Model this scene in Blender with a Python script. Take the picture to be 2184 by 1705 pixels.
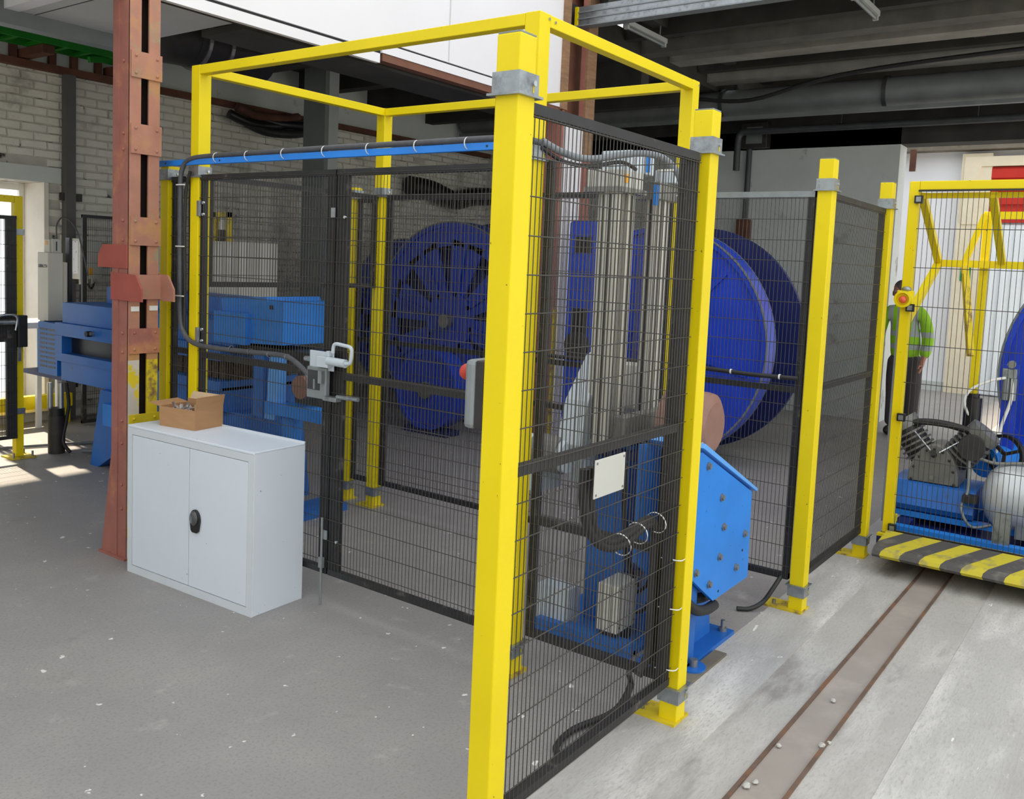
import bpy, bmesh, math, random
from mathutils import Vector, Matrix
random.seed(7)
for o in list(bpy.data.objects): bpy.data.objects.remove(o)
SC = bpy.context.scene
COL = SC.collection

# ------------------------------------------------------------------ camera
YAW, PITCH, ROLL = 0.6280, -0.0865, 0.0433
CAM_POS = Vector((-1.803, -1.332, 1.642))
fw = Vector((math.cos(YAW)*math.cos(PITCH), math.sin(YAW)*math.cos(PITCH), math.sin(PITCH)))
rt = Vector((math.sin(YAW), -math.cos(YAW), 0)); up = rt.cross(fw)
r2 = rt*math.cos(ROLL) + up*math.sin(ROLL); u2 = up*math.cos(ROLL) - rt*math.sin(ROLL)
cd = bpy.data.cameras.new('camera'); cam = bpy.data.objects.new('camera', cd); COL.objects.link(cam)
R3 = Matrix((r2, u2, -fw)).transposed()
cam.matrix_world = Matrix.Translation(CAM_POS) @ R3.to_4x4()
cd.sensor_fit = 'HORIZONTAL'; cd.sensor_width = 36.0
cd.lens = 36.0*1901.2/2184.0
cd.shift_y = -(852.5-728.6)/2184.0
cd.clip_start = 0.05; cd.clip_end = 200
SC.camera = cam

# ------------------------------------------------------------------ world, sun, exposure
w = bpy.data.worlds.new('sky'); SC.world = w; w.use_nodes = True
bg = w.node_tree.nodes['Background']
bg.inputs['Color'].default_value = (0.93, 0.97, 1.0, 1); bg.inputs['Strength'].default_value = 1.32
sd = bpy.data.lights.new('sun', 'SUN'); sd.energy = 7.0; sd.angle = 0.03; sd.color = (1.0, 0.86, 0.66)
sun = bpy.data.objects.new('sun', sd); COL.objects.link(sun)
sun.rotation_euler = Vector((-0.30, -2.05, -1.75)).to_track_quat('-Z', 'Y').to_euler()
SC.view_settings.view_transform = 'Standard'; SC.view_settings.look = 'None'
SC.view_settings.exposure = 0.36; SC.view_settings.gamma = 1.0
SC.view_settings.use_curve_mapping = False

# ------------------------------------------------------------------ materials
def lin(c):
    return tuple(((v/255.0)/12.92 if v/255.0 <= 0.04045 else ((v/255.0+0.055)/1.055)**2.4) for v in c)
MATS = {}
def nd(nt, t, **kw):
    n = nt.nodes.new(t)
    for k, v in kw.items(): setattr(n, k, v)
    return n
def M(name, rgb, rough=0.5, metal=0.0, var=0.14, scale=6.0, bump=0.0, bscale=50.0, speck=None, grime=None, spec=0.5, stretch=None):
    """principled with world-position noise; speck=(rgb, scale, threshold); grime=(rgb, scale, lo, hi)"""
    m = bpy.data.materials.new(name); m.use_nodes = True; nt = m.node_tree
    b = nt.nodes['Principled BSDF']; L = nt.links.new
    c = lin(rgb)
    geo = nd(nt, 'ShaderNodeNewGeometry'); vec = geo.outputs['Position']
    if stretch:
        mp = nd(nt, 'ShaderNodeMapping'); mp.inputs['Scale'].default_value = stretch
        L(vec, mp.inputs['Vector']); vec = mp.outputs['Vector']
    n1 = nd(nt, 'ShaderNodeTexNoise'); n1.inputs['Scale'].default_value = scale; n1.inputs['Detail'].default_value = 6
    L(vec, n1.inputs['Vector'])
    rp = nd(nt, 'ShaderNodeValToRGB')
    rp.color_ramp.elements[0].position = 0.3; rp.color_ramp.elements[1].position = 0.7
    rp.color_ramp.elements[0].color = (*[x*(1-var) for x in c], 1)
    rp.color_ramp.elements[1].color = (*[min(1, x*(1+var)) for x in c], 1)
    L(n1.outputs['Fac'], rp.inputs['Fac'])
    out = rp.outputs['Color']
    for item in ([grime] if grime and not isinstance(grime, list) else (grime or [])):
        grgb, gs, lo, hi = item
        n2 = nd(nt, 'ShaderNodeTexNoise'); n2.inputs['Scale'].default_value = gs; n2.inputs['Detail'].default_value = 8
        n2.inputs['Roughness'].default_value = 0.65
        L(vec, n2.inputs['Vector'])
        mr = nd(nt, 'ShaderNodeMapRange'); mr.inputs['From Min'].default_value = lo; mr.inputs['From Max'].default_value = hi
        L(n2.outputs['Fac'], mr.inputs['Value'])
        mx = nd(nt, 'ShaderNodeMix', data_type='RGBA'); mx.inputs[7].default_value = (*lin(grgb), 1)
        L(mr.outputs['Result'], mx.inputs[0]); L(out, mx.inputs[6]); out = mx.outputs[2]
    if speck:
        srgb, ss, th = speck
        n3 = nd(nt, 'ShaderNodeTexNoise'); n3.inputs['Scale'].default_value = ss; n3.inputs['Detail'].default_value = 3
        L(vec, n3.inputs['Vector'])
        mr = nd(nt, 'ShaderNodeMapRange'); mr.inputs['From Min'].default_value = th; mr.inputs['From Max'].default_value = th+0.02
        L(n3.outputs['Fac'], mr.inputs['Value'])
        mx = nd(nt, 'ShaderNodeMix', data_type='RGBA'); mx.inputs[7].default_value = (*lin(srgb), 1)
        L(mr.outputs['Result'], mx.inputs[0]); L(out, mx.inputs[6]); out = mx.outputs[2]
    L(out, b.inputs['Base Color'])
    b.inputs['Roughness'].default_value = rough; b.inputs['Metallic'].default_value = metal
    b.inputs['Specular IOR Level'].default_value = spec
    if bump:
        n4 = nd(nt, 'ShaderNodeTexNoise'); n4.inputs['Scale'].default_value = bscale; n4.inputs['Detail'].default_value = 5
        L(vec, n4.inputs['Vector'])
        bp = nd(nt, 'ShaderNodeBump'); bp.inputs['Strength'].default_value = bump; bp.inputs['Distance'].default_value = 0.01
        L(n4.outputs['Fac'], bp.inputs['Height']); L(bp.outputs['Normal'], b.inputs['Normal'])
    MATS[name] = m
    return m
M('yellow', (236, 212, 6), 0.45, var=0.05, scale=3, speck=((120, 100, 30), 60, 0.735), bump=0.03, bscale=40, spec=0.35)
M('yellow_worn', (214, 190, 30), 0.6, var=0.15, scale=8, grime=[((120, 90, 70), 9, 0.52, 0.64)], bump=0.1)
M('primer', (200, 190, 178), 0.7, grime=((214, 190, 30), 7, 0.55, 0.6))
M('galv', (160, 166, 170), 0.38, 0.75, var=0.12, scale=25, grime=((120, 124, 128), 14, 0.5, 0.7))
M('galv_dull', (140, 146, 148), 0.55, 0.35, var=0.1, scale=20)
M('blackwire', (66, 63, 60), 0.36, 0.1, var=0.2, scale=20)
M('blackframe', (36, 36, 38), 0.5, 0.0, var=0.25, scale=15, grime=((110, 104, 98), 10, 0.60, 0.75))
M('chrome', (205, 208, 210), 0.25, 0.9, var=0.05)
M('steel', (150, 150, 148), 0.4, 0.7, var=0.1)
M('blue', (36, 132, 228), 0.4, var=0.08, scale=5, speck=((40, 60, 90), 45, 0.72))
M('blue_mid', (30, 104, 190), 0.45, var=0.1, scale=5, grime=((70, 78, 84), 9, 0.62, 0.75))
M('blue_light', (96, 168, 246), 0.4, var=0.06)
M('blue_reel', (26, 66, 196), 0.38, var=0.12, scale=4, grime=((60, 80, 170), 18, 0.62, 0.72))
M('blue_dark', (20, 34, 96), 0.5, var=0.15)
M('rustred', (160, 102, 90), 0.75, var=0.10, scale=10, grime=[((186, 128, 88), 5, 0.56, 0.72), ((110, 66, 60), 16, 0.66, 0.78)], bump=0.15, bscale=70)
M('rustred2', (176, 124, 104), 0.75, var=0.10, scale=10, grime=[((186, 140, 84), 5, 0.52, 0.70), ((150, 144, 112), 8, 0.56, 0.72)], bump=0.15, bscale=70)
M('bracket', (162, 82, 72), 0.7, var=0.1, scale=8, bump=0.1)
M('col_slot', (52, 42, 38), 0.9)
M('brown', (120, 78, 60), 0.7, var=0.15)
M('wood', (146, 112, 84), 0.75, var=0.2, scale=8, stretch=(1, 1, 6))
M('white', (236, 234, 238), 0.6, var=0.02, scale=2)
M('cabinet', (222, 230, 240), 0.42, var=0.02, scale=3, speck=((150, 150, 150), 50, 0.745))
M('cabinet_edge', (214, 220, 226), 0.45, var=0.02)
M('beige', (206, 204, 194), 0.5, var=0.03)
M('beige_box', (196, 196, 190), 0.5, var=0.03)
M('paleblue', (196, 206, 214), 0.5, var=0.03)
M('blackplastic', (28, 28, 30), 0.4, var=0.1)
M('greyplastic', (84, 84, 86), 0.35, var=0.1)
M('rubber', (38, 38, 40), 0.55, var=0.2, scale=30)
M('conduit', (78, 80, 84), 0.5, var=0.15, scale=30)
M('conduit_light', (120, 126, 132), 0.45, var=0.1)
M('whiteplastic', (232, 232, 228), 0.5, var=0.02)
M('red', (190, 60, 44), 0.5, var=0.06)
M('orange_red', (224, 96, 66), 0.35, var=0.06)  # plain orange red of the beacon dome, no emission
M('orange_label', (236, 170, 40), 0.5, var=0.05)
M('card', (176, 134, 94), 0.85, var=0.06, scale=10, stretch=(1, 1, 5))
M('card_in', (204, 176, 140), 0.85, var=0.05, scale=10)
M('paint_floor', (150, 146, 144), 0.55, var=0.05, scale=1.6, bump=0.05, bscale=90,
  grime=[((164, 159, 154), 0.9, 0.45, 0.7), ((122, 115, 108), 3.5, 0.62, 0.82), ((128, 124, 121), 85, 0.50, 0.75), ((176, 172, 168), 5, 0.60, 0.75)], speck=((226, 224, 220), 15, 0.70))
M('apron', (184, 181, 176), 0.8, var=0.05, scale=5, bump=0.2, bscale=70, stretch=(0.45, 1.5, 1),
  grime=[((216, 212, 207), 2.4, 0.50, 0.68), ((166, 162, 157), 1.6, 0.54, 0.72), ((140, 134, 127), 11, 0.62, 0.80), ((164, 160, 156), 70, 0.50, 0.74), ((206, 203, 199), 34, 0.60, 0.76)], speck=((232, 230, 226), 13, 0.70))
M('apron_dark', (178, 174, 168), 0.8, var=0.05, scale=5, bump=0.15, bscale=70, stretch=(0.45, 1.5, 1),
  grime=[((196, 192, 186), 3.0, 0.50, 0.66), ((146, 141, 136), 1.7, 0.55, 0.63), ((162, 157, 152), 70, 0.50, 0.74), ((194, 190, 186), 30, 0.62, 0.76)])
M('track_fill', (158, 148, 140), 0.75, var=0.06, scale=5, bump=0.08, grime=((172, 162, 153), 3, 0.5, 0.7))
M('rail', (112, 92, 80), 0.6, 0.2, var=0.2, scale=9, grime=((140, 98, 70), 6, 0.5, 0.65))
M('brickpaint', (222, 220, 210), 0.85, var=0.07, scale=6, bump=0.6, bscale=26, grime=[((150, 147, 138), 2.6, 0.55, 0.75), ((70, 68, 62), 14, 0.70, 0.74)])
M('mortar', (190, 187, 178), 0.9, var=0.10, scale=8, bump=0.6, bscale=30, grime=((52, 50, 46), 6, 0.56, 0.63))
M('reveal', (222, 216, 206), 0.85, var=0.06, scale=5, bump=0.4, bscale=16)
M('plaster', (204, 209, 207), 0.85, var=0.06, scale=2, bump=0.1, grime=((150, 148, 142), 3, 0.6, 0.7))
M('whitewall', (246, 246, 252), 0.8, var=0.02, scale=2)
M('whitedoor', (240, 246, 252), 0.6, var=0.02)
M('cream', (240, 228, 202), 0.7, var=0.04)
M('redpaint', (206, 46, 30), 0.5, var=0.06)
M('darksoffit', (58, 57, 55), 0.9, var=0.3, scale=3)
M('joist', (104, 102, 97), 0.85, var=0.25, scale=4)
M('joist_light', (150, 148, 142), 0.85, var=0.2, scale=4)
M('lintel', (118, 110, 98), 0.85, var=0.25, scale=6, grime=((104, 104, 50), 5, 0.6, 0.7))
M('pipe', (126, 130, 132), 0.5, 0.2, var=0.15, scale=4)
M('pipe_dark', (70, 72, 76), 0.5, 0.2, var=0.2)
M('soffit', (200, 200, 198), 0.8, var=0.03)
M('greysteel', (118, 124, 126), 0.55, 0.1, var=0.08, scale=4)
M('greysteel_l', (176, 180, 180), 0.55, 0.1, var=0.05, scale=4)
M('green', (20, 124, 24), 0.5, var=0.2)
M('green_sign', (30, 140, 80), 0.5)
M('rust_rail', (96, 60, 46), 0.8, var=0.3)
M('wallpipe', (92, 92, 92), 0.7, var=0.1)
M('leather', (140, 104, 92), 0.5, var=0.08, scale=20)
M('alu', (206, 204, 196), 0.35, 0.55, var=0.06)
M('tank', (214, 218, 222), 0.32, 0.3, var=0.05)
M('pump_grey', (126, 126, 122), 0.5, 0.3, var=0.12, scale=12)
M('pump_dark', (56, 54, 54), 0.5, 0.3, var=0.2, scale=16)
M('brush', (74, 62, 46), 0.95, var=0.5, scale=45)
M('paper', (226, 228, 236), 0.7, var=0.03, speck=((150, 152, 160), 38, 0.64))
M('skin', (178, 122, 104), 0.55, var=0.06)
M('hair', (92, 84, 80), 0.8, var=0.2)
M('beard', (176, 170, 164), 0.85, var=0.15)
M('trousers', (72, 66, 68), 0.85, var=0.12)
M('boot', (40, 36, 34), 0.6)
M('stone', (190, 188, 182), 0.9, var=0.15)
M('clutter', (150, 140, 136), 0.7, var=0.6, scale=40)
M('glassy', (60, 62, 66), 0.15, var=0.1)
M('text', (40, 60, 70), 0.6)
def stripe_mat():
    m = bpy.data.materials.new('hazard'); m.use_nodes = True; nt = m.node_tree; L = nt.links.new
    b = nt.nodes['Principled BSDF']
    geo = nd(nt, 'ShaderNodeNewGeometry'); sx = nd(nt, 'ShaderNodeSeparateXYZ'); L(geo.outputs['Position'], sx.inputs[0])
    a = nd(nt, 'ShaderNodeMath', operation='MULTIPLY_ADD'); a.inputs[1].default_value = 0.48; L(sx.outputs['X'], a.inputs[0]); L(sx.outputs['Y'], a.inputs[2])
    d = nd(nt, 'ShaderNodeMath', operation='DIVIDE'); d.inputs[1].default_value = 0.205; L(a.outputs[0], d.inputs[0])
    f = nd(nt, 'ShaderNodeMath', operation='FRACT'); L(d.outputs[0], f.inputs[0])
    g = nd(nt, 'ShaderNodeMath', operation='GREATER_THAN'); g.inputs[1].default_value = 0.5; L(f.outputs[0], g.inputs[0])
    n = nd(nt, 'ShaderNodeTexNoise'); n.inputs['Scale'].default_value = 14; n.inputs['Detail'].default_value = 6; L(geo.outputs['Position'], n.inputs['Vector'])
    mr = nd(nt, 'ShaderNodeMapRange'); mr.inputs['From Min'].default_value = 0.52; mr.inputs['From Max'].default_value = 0.7; L(n.outputs['Fac'], mr.inputs['Value'])
    y = nd(nt, 'ShaderNodeMix', data_type='RGBA'); y.inputs[6].default_value = (*lin((206, 190, 50)), 1); y.inputs[7].default_value = (*lin((150, 142, 96)), 1)
    L(mr.outputs[0], y.inputs[0])
    k = nd(nt, 'ShaderNodeMix', data_type='RGBA'); k.inputs[6].default_value = (*lin((84, 81, 79)), 1); k.inputs[7].default_value = (*lin((116, 111, 105)), 1)
    L(mr.outputs[0], k.inputs[0])
    x = nd(nt, 'ShaderNodeMix', data_type='RGBA'); L(g.outputs[0], x.inputs[0]); L(k.outputs[2], x.inputs[6]); L(y.outputs[2], x.inputs[7])
    L(x.outputs[2], b.inputs['Base Color']); b.inputs['Roughness'].default_value = 0.65
    MATS['hazard'] = m
stripe_mat()
def hivis_mat():
    m = bpy.data.materials.new('hivis'); m.use_nodes = True; nt = m.node_tree; L = nt.links.new
    b = nt.nodes['Principled BSDF']
    geo = nd(nt, 'ShaderNodeNewGeometry'); sx = nd(nt, 'ShaderNodeSeparateXYZ'); L(geo.outputs['Position'], sx.inputs[0])
    acc = None
    def band(out, c, h):
        s = nd(nt, 'ShaderNodeMath', operation='SUBTRACT'); s.inputs[1].default_value = c; L(out, s.inputs[0])
        ab = nd(nt, 'ShaderNodeMath', operation='ABSOLUTE'); L(s.outputs[0], ab.inputs[0])
        l = nd(nt, 'ShaderNodeMath', operation='LESS_THAN'); l.inputs[1].default_value = h; L(ab.outputs[0], l.inputs[0]); return l.outputs[0]
    bands = [band(sx.outputs['Z'], 1.09, 0.028), band(sx.outputs['Z'], 0.955, 0.028)]
    upz = nd(nt, 'ShaderNodeMath', operation='GREATER_THAN'); upz.inputs[1].default_value = 1.09; L(sx.outputs['Z'], upz.inputs[0])
    for yc in (0.99, 0.745):
        q = band(sx.outputs['Y'], yc, 0.026); mm = nd(nt, 'ShaderNodeMath', operation='MULTIPLY'); L(q, mm.inputs[0]); L(upz.outputs[0], mm.inputs[1]); bands.append(mm.outputs[0])
    acc = bands[0]
    for q in bands[1:]:
        mm = nd(nt, 'ShaderNodeMath', operation='MAXIMUM'); L(acc, mm.inputs[0]); L(q, mm.inputs[1]); acc = mm.outputs[0]
    x = nd(nt, 'ShaderNodeMix', data_type='RGBA'); L(acc, x.inputs[0])
    x.inputs[6].default_value = (*lin((150, 206, 34)), 1); x.inputs[7].default_value = (*lin((168, 176, 172)), 1)
    L(x.outputs[2], b.inputs['Base Color']); b.inputs['Roughness'].default_value = 0.8
    MATS['hivis'] = m
hivis_mat()

# ------------------------------------------------------------------ mesh builder
class MB:
    def __init__(s): s.v = []; s.f = []; s.sm = []
    def add(s, vs, fs, smooth=False):
        n = len(s.v); s.v += [tuple(p) for p in vs]
        s.f += [tuple(i+n for i in f) for f in fs]; s.sm += [smooth]*len(fs)
        return s
    def box(s, x0, y0, z0, x1, y1, z1):
        x0, x1 = min(x0, x1), max(x0, x1); y0, y1 = min(y0, y1), max(y0, y1); z0, z1 = min(z0, z1), max(z0, z1)
        return s.add([(x0, y0, z0), (x1, y0, z0), (x1, y1, z0), (x0, y1, z0), (x0, y0, z1), (x1, y0, z1), (x1, y1, z1), (x0, y1, z1)],
                     [(0, 3, 2, 1), (4, 5, 6, 7), (0, 1, 5, 4), (1, 2, 6, 5), (2, 3, 7, 6), (3, 0, 4, 7)])
    def beam(s, p, q, w, h, upv=(0, 0, 1)):
        p, q = Vector(p), Vector(q); d = (q-p).normalized(); upv = Vector(upv)
        if abs(d.dot(upv)) > 0.98: upv = Vector((1, 0, 0))
        a = d.cross(upv).normalized()*(w/2); b = a.cross(d).normalized()*(h/2)
        return s.add([p-a-b, p+a-b, p+a+b, p-a+b, q-a-b, q+a-b, q+a+b, q-a+b],
                     [(0, 1, 2, 3), (7, 6, 5, 4), (0, 4, 5, 1), (1, 5, 6, 2), (2, 6, 7, 3), (3, 7, 4, 0)])
    def cyl(s, p, q, r, n=16, r2=None, cap=True):
        p, q = Vector(p), Vector(q); r2 = r if r2 is None else r2
        d = (q-p).normalized(); t = Vector((0, 0, 1)) if abs(d.z) < 0.9 else Vector((1, 0, 0))
        a = d.cross(t).normalized(); b = d.cross(a).normalized()
        vs = []
        for c, rr in ((p, r), (q, r2)):
            for i in range(n):
                th = 2*math.pi*i/n; vs.append(c + a*(rr*math.cos(th)) + b*(rr*math.sin(th)))
        s.add(vs, [(i, i+n, (i+1) % n+n, (i+1) % n) for i in range(n)], True)
        if cap: s.add(vs, [tuple(range(n)), tuple(reversed(range(n, 2*n)))])
        return s
    def tube(s, pts, r, n=8, sub=6, cap=True):
        P = [Vector(p) for p in pts]
        if sub > 1 and len(P) > 2:
            Q = []
            for i in range(len(P)-1):
                p0 = P[max(i-1, 0)]; p1 = P[i]; p2 = P[i+1]; p3 = P[min(i+2, len(P)-1)]
                for k in range(sub):
                    t = k/sub
                    Q.append(0.5*((2*p1)+(p2-p0)*t+(2*p0-5*p1+4*p2-p3)*t*t+(3*p1-p0-3*p2+p3)*t**3))
            Q.append(P[-1]); P = Q
        vs = []; a = None
        for i, p in enumerate(P):
            d = (P[min(i+1, len(P)-1)]-P[max(i-1, 0)]).normalized()
            if a is None:
                t = Vector((0, 0, 1)) if abs(d.z) < 0.9 else Vector((1, 0, 0)); a = d.cross(t).normalized()
            a = (a-d*a.dot(d)).normalized(); b = d.cross(a)
            for k in range(n):
                th = 2*math.pi*k/n; vs.append(p+a*(r*math.cos(th))+b*(r*math.sin(th)))
        fs = []
        for i in range(len(P)-1):
            for k in range(n): fs.append((i*n+k, i*n+(k+1) % n, (i+1)*n+(k+1) % n, (i+1)*n+k))
        s.add(vs, fs, True)
        if cap: s.add(vs, [tuple(reversed(range(n))), tuple(range((len(P)-1)*n, len(P)*n))])
        return s
    def prism(s, poly, plane, lo, hi):
        """poly in 2D; plane 'XZ' extrudes along Y, 'YZ' along X, 'XY' along Z"""
        def pt(a, b, t): return {'XZ': (a, t, b), 'YZ': (t, a, b), 'XY': (a, b, t)}[plane]
        n = len(poly)
        vs = [pt(a, b, lo) for a, b in poly]+[pt(a, b, hi) for a, b in poly]
        return s.add(vs, [tuple(range(n)), tuple(reversed(range(n, 2*n)))]+[(i, i+n, (i+1) % n+n, (i+1) % n) for i in range(n)])
    def lathe(s, c, axis, prof, n=40, closed=True):
        """prof: list of (r, t) along axis"""
        c = Vector(c); d = Vector(axis).normalized(); t = Vector((0, 0, 1)) if abs(d.z) < 0.9 else Vector((1, 0, 0))
        a = d.cross(t).normalized(); b = d.cross(a)
        vs = []
        for r, h in prof:
            for i in range(n):
                th = 2*math.pi*i/n; vs.append(c+d*h+a*(r*math.cos(th))+b*(r*math.sin(th)))
        m = len(prof); fs = []
        for j in range(m if closed else m-1):
            j2 = (j+1) % m
            for i in range(n): fs.append((j*n+i, j*n+(i+1) % n, j2*n+(i+1) % n, j2*n+i))
        return s.add(vs, fs)
    def ball(s, c, r, sx=1, sy=1, sz=1, n=14, m=9):
        vs = []; fs = []
        for j in range(m+1):
            ph = math.pi*j/m
            for i in range(n):
                th = 2*math.pi*i/n
                vs.append((c[0]+r*sx*math.sin(ph)*math.cos(th), c[1]+r*sy*math.sin(ph)*math.sin(th), c[2]+r*sz*math.cos(ph)))
        for j in range(m):
            for i in range(n): fs.append((j*n+i, (j+1)*n+i, (j+1)*n+(i+1) % n, j*n+(i+1) % n))
        return s.add(vs, fs, True)
    def mesh(s, name, mat, off=(0, 0, 0)):
        me = bpy.data.meshes.new(name); ox, oy, oz = off
        me.from_pydata([(x-ox, y-oy, z-oz) for x, y, z in s.v], [], s.f)
        me.polygons.foreach_set('use_smooth', s.sm)
        bm = bmesh.new(); bm.from_mesh(me); bmesh.ops.recalc_face_normals(bm, faces=bm.faces); bm.to_mesh(me); bm.free()
        if mat: me.materials.append(MATS[mat])
        return me

def thing(name, label, cat, loc=(0, 0, 0), group=None):
    o = bpy.data.objects.new(name, None); COL.objects.link(o); o.location = loc
    o.empty_display_size = 0.1; o['label'] = label; o['category'] = cat
    if group: o['group'] = group
    return o
def world_loc(o):
    v = Vector(o.location); p = o.parent
    while p: v = v+Vector(p.location); p = p.parent
    return v
def pieces(mb):
    """cluster the builder's separate solids; returns builders when a few clearly separate pieces exist"""
    n = len(mb.v); par = list(range(n))
    def fd(i):
        while par[i] != i: par[i] = par[par[i]]; i = par[i]
        return i
    for f in mb.f:
        a = fd(f[0])
        for k in f[1:]: par[fd(k)] = a
    comps = {}
    for i in range(n): comps.setdefault(fd(i), []).append(i)
    bb = []
    for ids in comps.values():
        lo = [min(mb.v[i][k] for i in ids)-0.003 for k in range(3)]; hi = [max(mb.v[i][k] for i in ids)+0.003 for k in range(3)]
        bb.append([lo, hi, set(ids)])
    ch = True
    while ch:
        ch = False
        for i in range(len(bb)):
            for j in range(i+1, len(bb)):
                if all(bb[i][0][k] <= bb[j][1][k] and bb[j][0][k] <= bb[i][1][k] for k in range(3)):
                    bb[i] = [[min(bb[i][0][k], bb[j][0][k]) for k in range(3)], [max(bb[i][1][k], bb[j][1][k]) for k in range(3)], bb[i][2] | bb[j][2]]
                    bb.pop(j); ch = True; break
            if ch: break
    if not 2 <= len(bb) <= 8 or max(bb[0][1][k]-bb[0][0][k] for k in range(3)) < 0.03: return [mb]
    out = []
    for lo, hi, ids in bb:
        m = MB(); mp = {}
        for i in sorted(ids): mp[i] = len(m.v); m.v.append(mb.v[i])
        for f, sm in zip(mb.f, mb.sm):
            if f[0] in ids: m.f.append(tuple(mp[k] for k in f)); m.sm.append(sm)
        out.append(m)
    return out
def part(parent, name, mb, mat, bevel=0.0, stuff=False, label=None):
    if not stuff and len(mb.v) < 400:
        ps = pieces(mb)
        if len(ps) > 1:
            for p in ps: o = part(parent, name, p, mat, bevel, False, label)
            return o
    off = world_loc(parent)
    o = bpy.data.objects.new(name, mb.mesh(name, mat, off)); COL.objects.link(o); o.parent = parent
    if bevel: bev(o, bevel)
    if stuff: o['kind'] = 'stuff'
    if label: o['label'] = label
    return o
def bev(o, wd, seg=2):
    m = o.modifiers.new('bevel', 'BEVEL'); m.width = wd; m.segments = seg; m.limit_method = 'ANGLE'; m.angle_limit = 0.6
    m.harden_normals = False
def solo(name, mb, mat, label, cat, group=None, bevel=0.0, kind=None):
    xs = [v[0] for v in mb.v]; ys = [v[1] for v in mb.v]; zs = [v[2] for v in mb.v]
    base = ((min(xs)+max(xs))/2, (min(ys)+max(ys))/2, min(zs))
    o = bpy.data.objects.new(name, mb.mesh(name, mat, base)); COL.objects.link(o); o.location = base
    o['label'] = label; o['category'] = cat
    if group: o['group'] = group
    if kind: o['kind'] = kind
    if bevel: bev(o, bevel)
    return o
def struct(name, mb, mat, label=None, bevel=0.0):
    o = bpy.data.objects.new(name, mb.mesh(name, mat)); COL.objects.link(o); o['kind'] = 'structure'
    if label: o['label'] = label
    if bevel: bev(o, bevel)
    return o
def B(*a): return MB().box(*a)

# ================================================================== SETTING
struct('floor', B(-9, 0.12, -0.2, 14, 9, 0.0), 'paint_floor', 'grey painted concrete floor with white paint chips')
ap = struct('floor', B(-9, -9, -0.2, 14, -0.72, 0.0).box(-9, -0.16, -0.2, 14, 0.12, 0.001), 'apron', 'pale bare concrete floor beside the rails')
part(ap, 'rail_bed', B(-9, -0.352, -0.2, 14, -0.16, -0.0015).box(-9, -0.72, -0.2, 14, -0.512, -0.0015), 'apron_dark')

# left brick wall with the window opening
WX, WZ0, WZ1 = 2.33, 0.16, 2.20
wl = struct('wall_left', B(-4, 7.02, 0, 0.5, 7.42, 8).box(0.5, 7.02, 0, WX, 7.42, WZ0).box(0.5, 7.02, WZ1, WX, 7.42, 8).box(WX, 7.02, 0, 9.3, 7.42, 8).box(9.3, 7.02, 0, 13.3, 7.42, 5.7),  # last box: unseen extension added to keep sun off the far floor
            'mortar', 'whitewashed brick wall')
part(wl, 'plaster_band', B(-4, 6.985, 3.26, 9.0, 7.02, 8), 'plaster')
bme = []
for k in range(8):
    mb = MB(); r = random.Random(k); d = lambda: r.uniform(-0.005, 0.005)
    x, y, z = 0.1145, 0.012, 0.0725
    e = 0.010
    mb.add([(-x, 0.01, 0), (x, 0.01, 0), (x, 0.01, z), (-x, 0.01, z),
            (-x+e+d(), -y+d()*0.7, e*0.8+d()*0.6), (x-e+d(), -y+d()*0.7, e*0.8+d()*0.6), (x-e+d(), -y+d()*0.7, z-e*0.8+d()*0.6), (-x+e+d(), -y+d()*0.7, z-e*0.8+d()*0.6)],
           [(0, 1, 2, 3), (4, 7, 6, 5), (0, 4, 5, 1), (1, 5, 6, 2), (2, 6, 7, 3), (3, 7, 4, 0)])
    bme.append(mb)
bdata = [m.mesh('brick', 'brickpaint') for m in bme]
rest = MB(); nb = 0; rr = random.Random(3)
for row in range(43):
    z = 0.006+row*0.0755
    x = 0.0+(0.117 if row % 2 else 0.0)
    while x < 8.85:
        okx = x-0.11 > 2.34 or z > WZ1+0.15
        if okx and not (rr.random() < 0.02 and z < 3.0):
            dy = rr.uniform(-0.004, 0.004); mb = bme[rr.randrange(8)]; q = rr.randrange(8)
            if 1.85 < x < 4.4 and z > 1.0 and nb < 299:
                o = bpy.data.objects.new('brick', bdata[q]); COL.objects.link(o); o.parent = wl
                o.location = (x, 7.014+dy, z); o.rotation_euler = (0, rr.uniform(-0.012, 0.012), rr.uniform(-0.01, 0.01)); nb += 1
            else:
                rest.add([(v[0]+x, v[1]+7.014+dy, v[2]+z) for v in mb.v], mb.f)
        x += 0.2335
part(wl, 'bricks', rest, 'brickpaint', stuff=True)
# window: rendered reveal, sill, frame
wn = struct('window_1', B(2.295, 6.985, WZ0, 2.336, 7.415, WZ1-0.001), 'reveal', 'bright window opening with white rendered reveal')
part(wn, 'lintel', B(0.5, 6.98, WZ1, 2.45, 7.03, WZ1+0.14), 'plaster')
part(wn, 'sill', B(0.45, 6.93, 0.10, 2.36, 7.42, WZ0), 'cream')
part(wn, 'window_frame', B(0.5, 7.36, WZ0, 0.56, 7.40, WZ1-0.002).box(2.25, 7.36, WZ0, 2.294, 7.40, WZ1-0.002).box(0.561, 7.361, 2.13, 2.249, 7.399, 2.196), 'whiteplastic')
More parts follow.
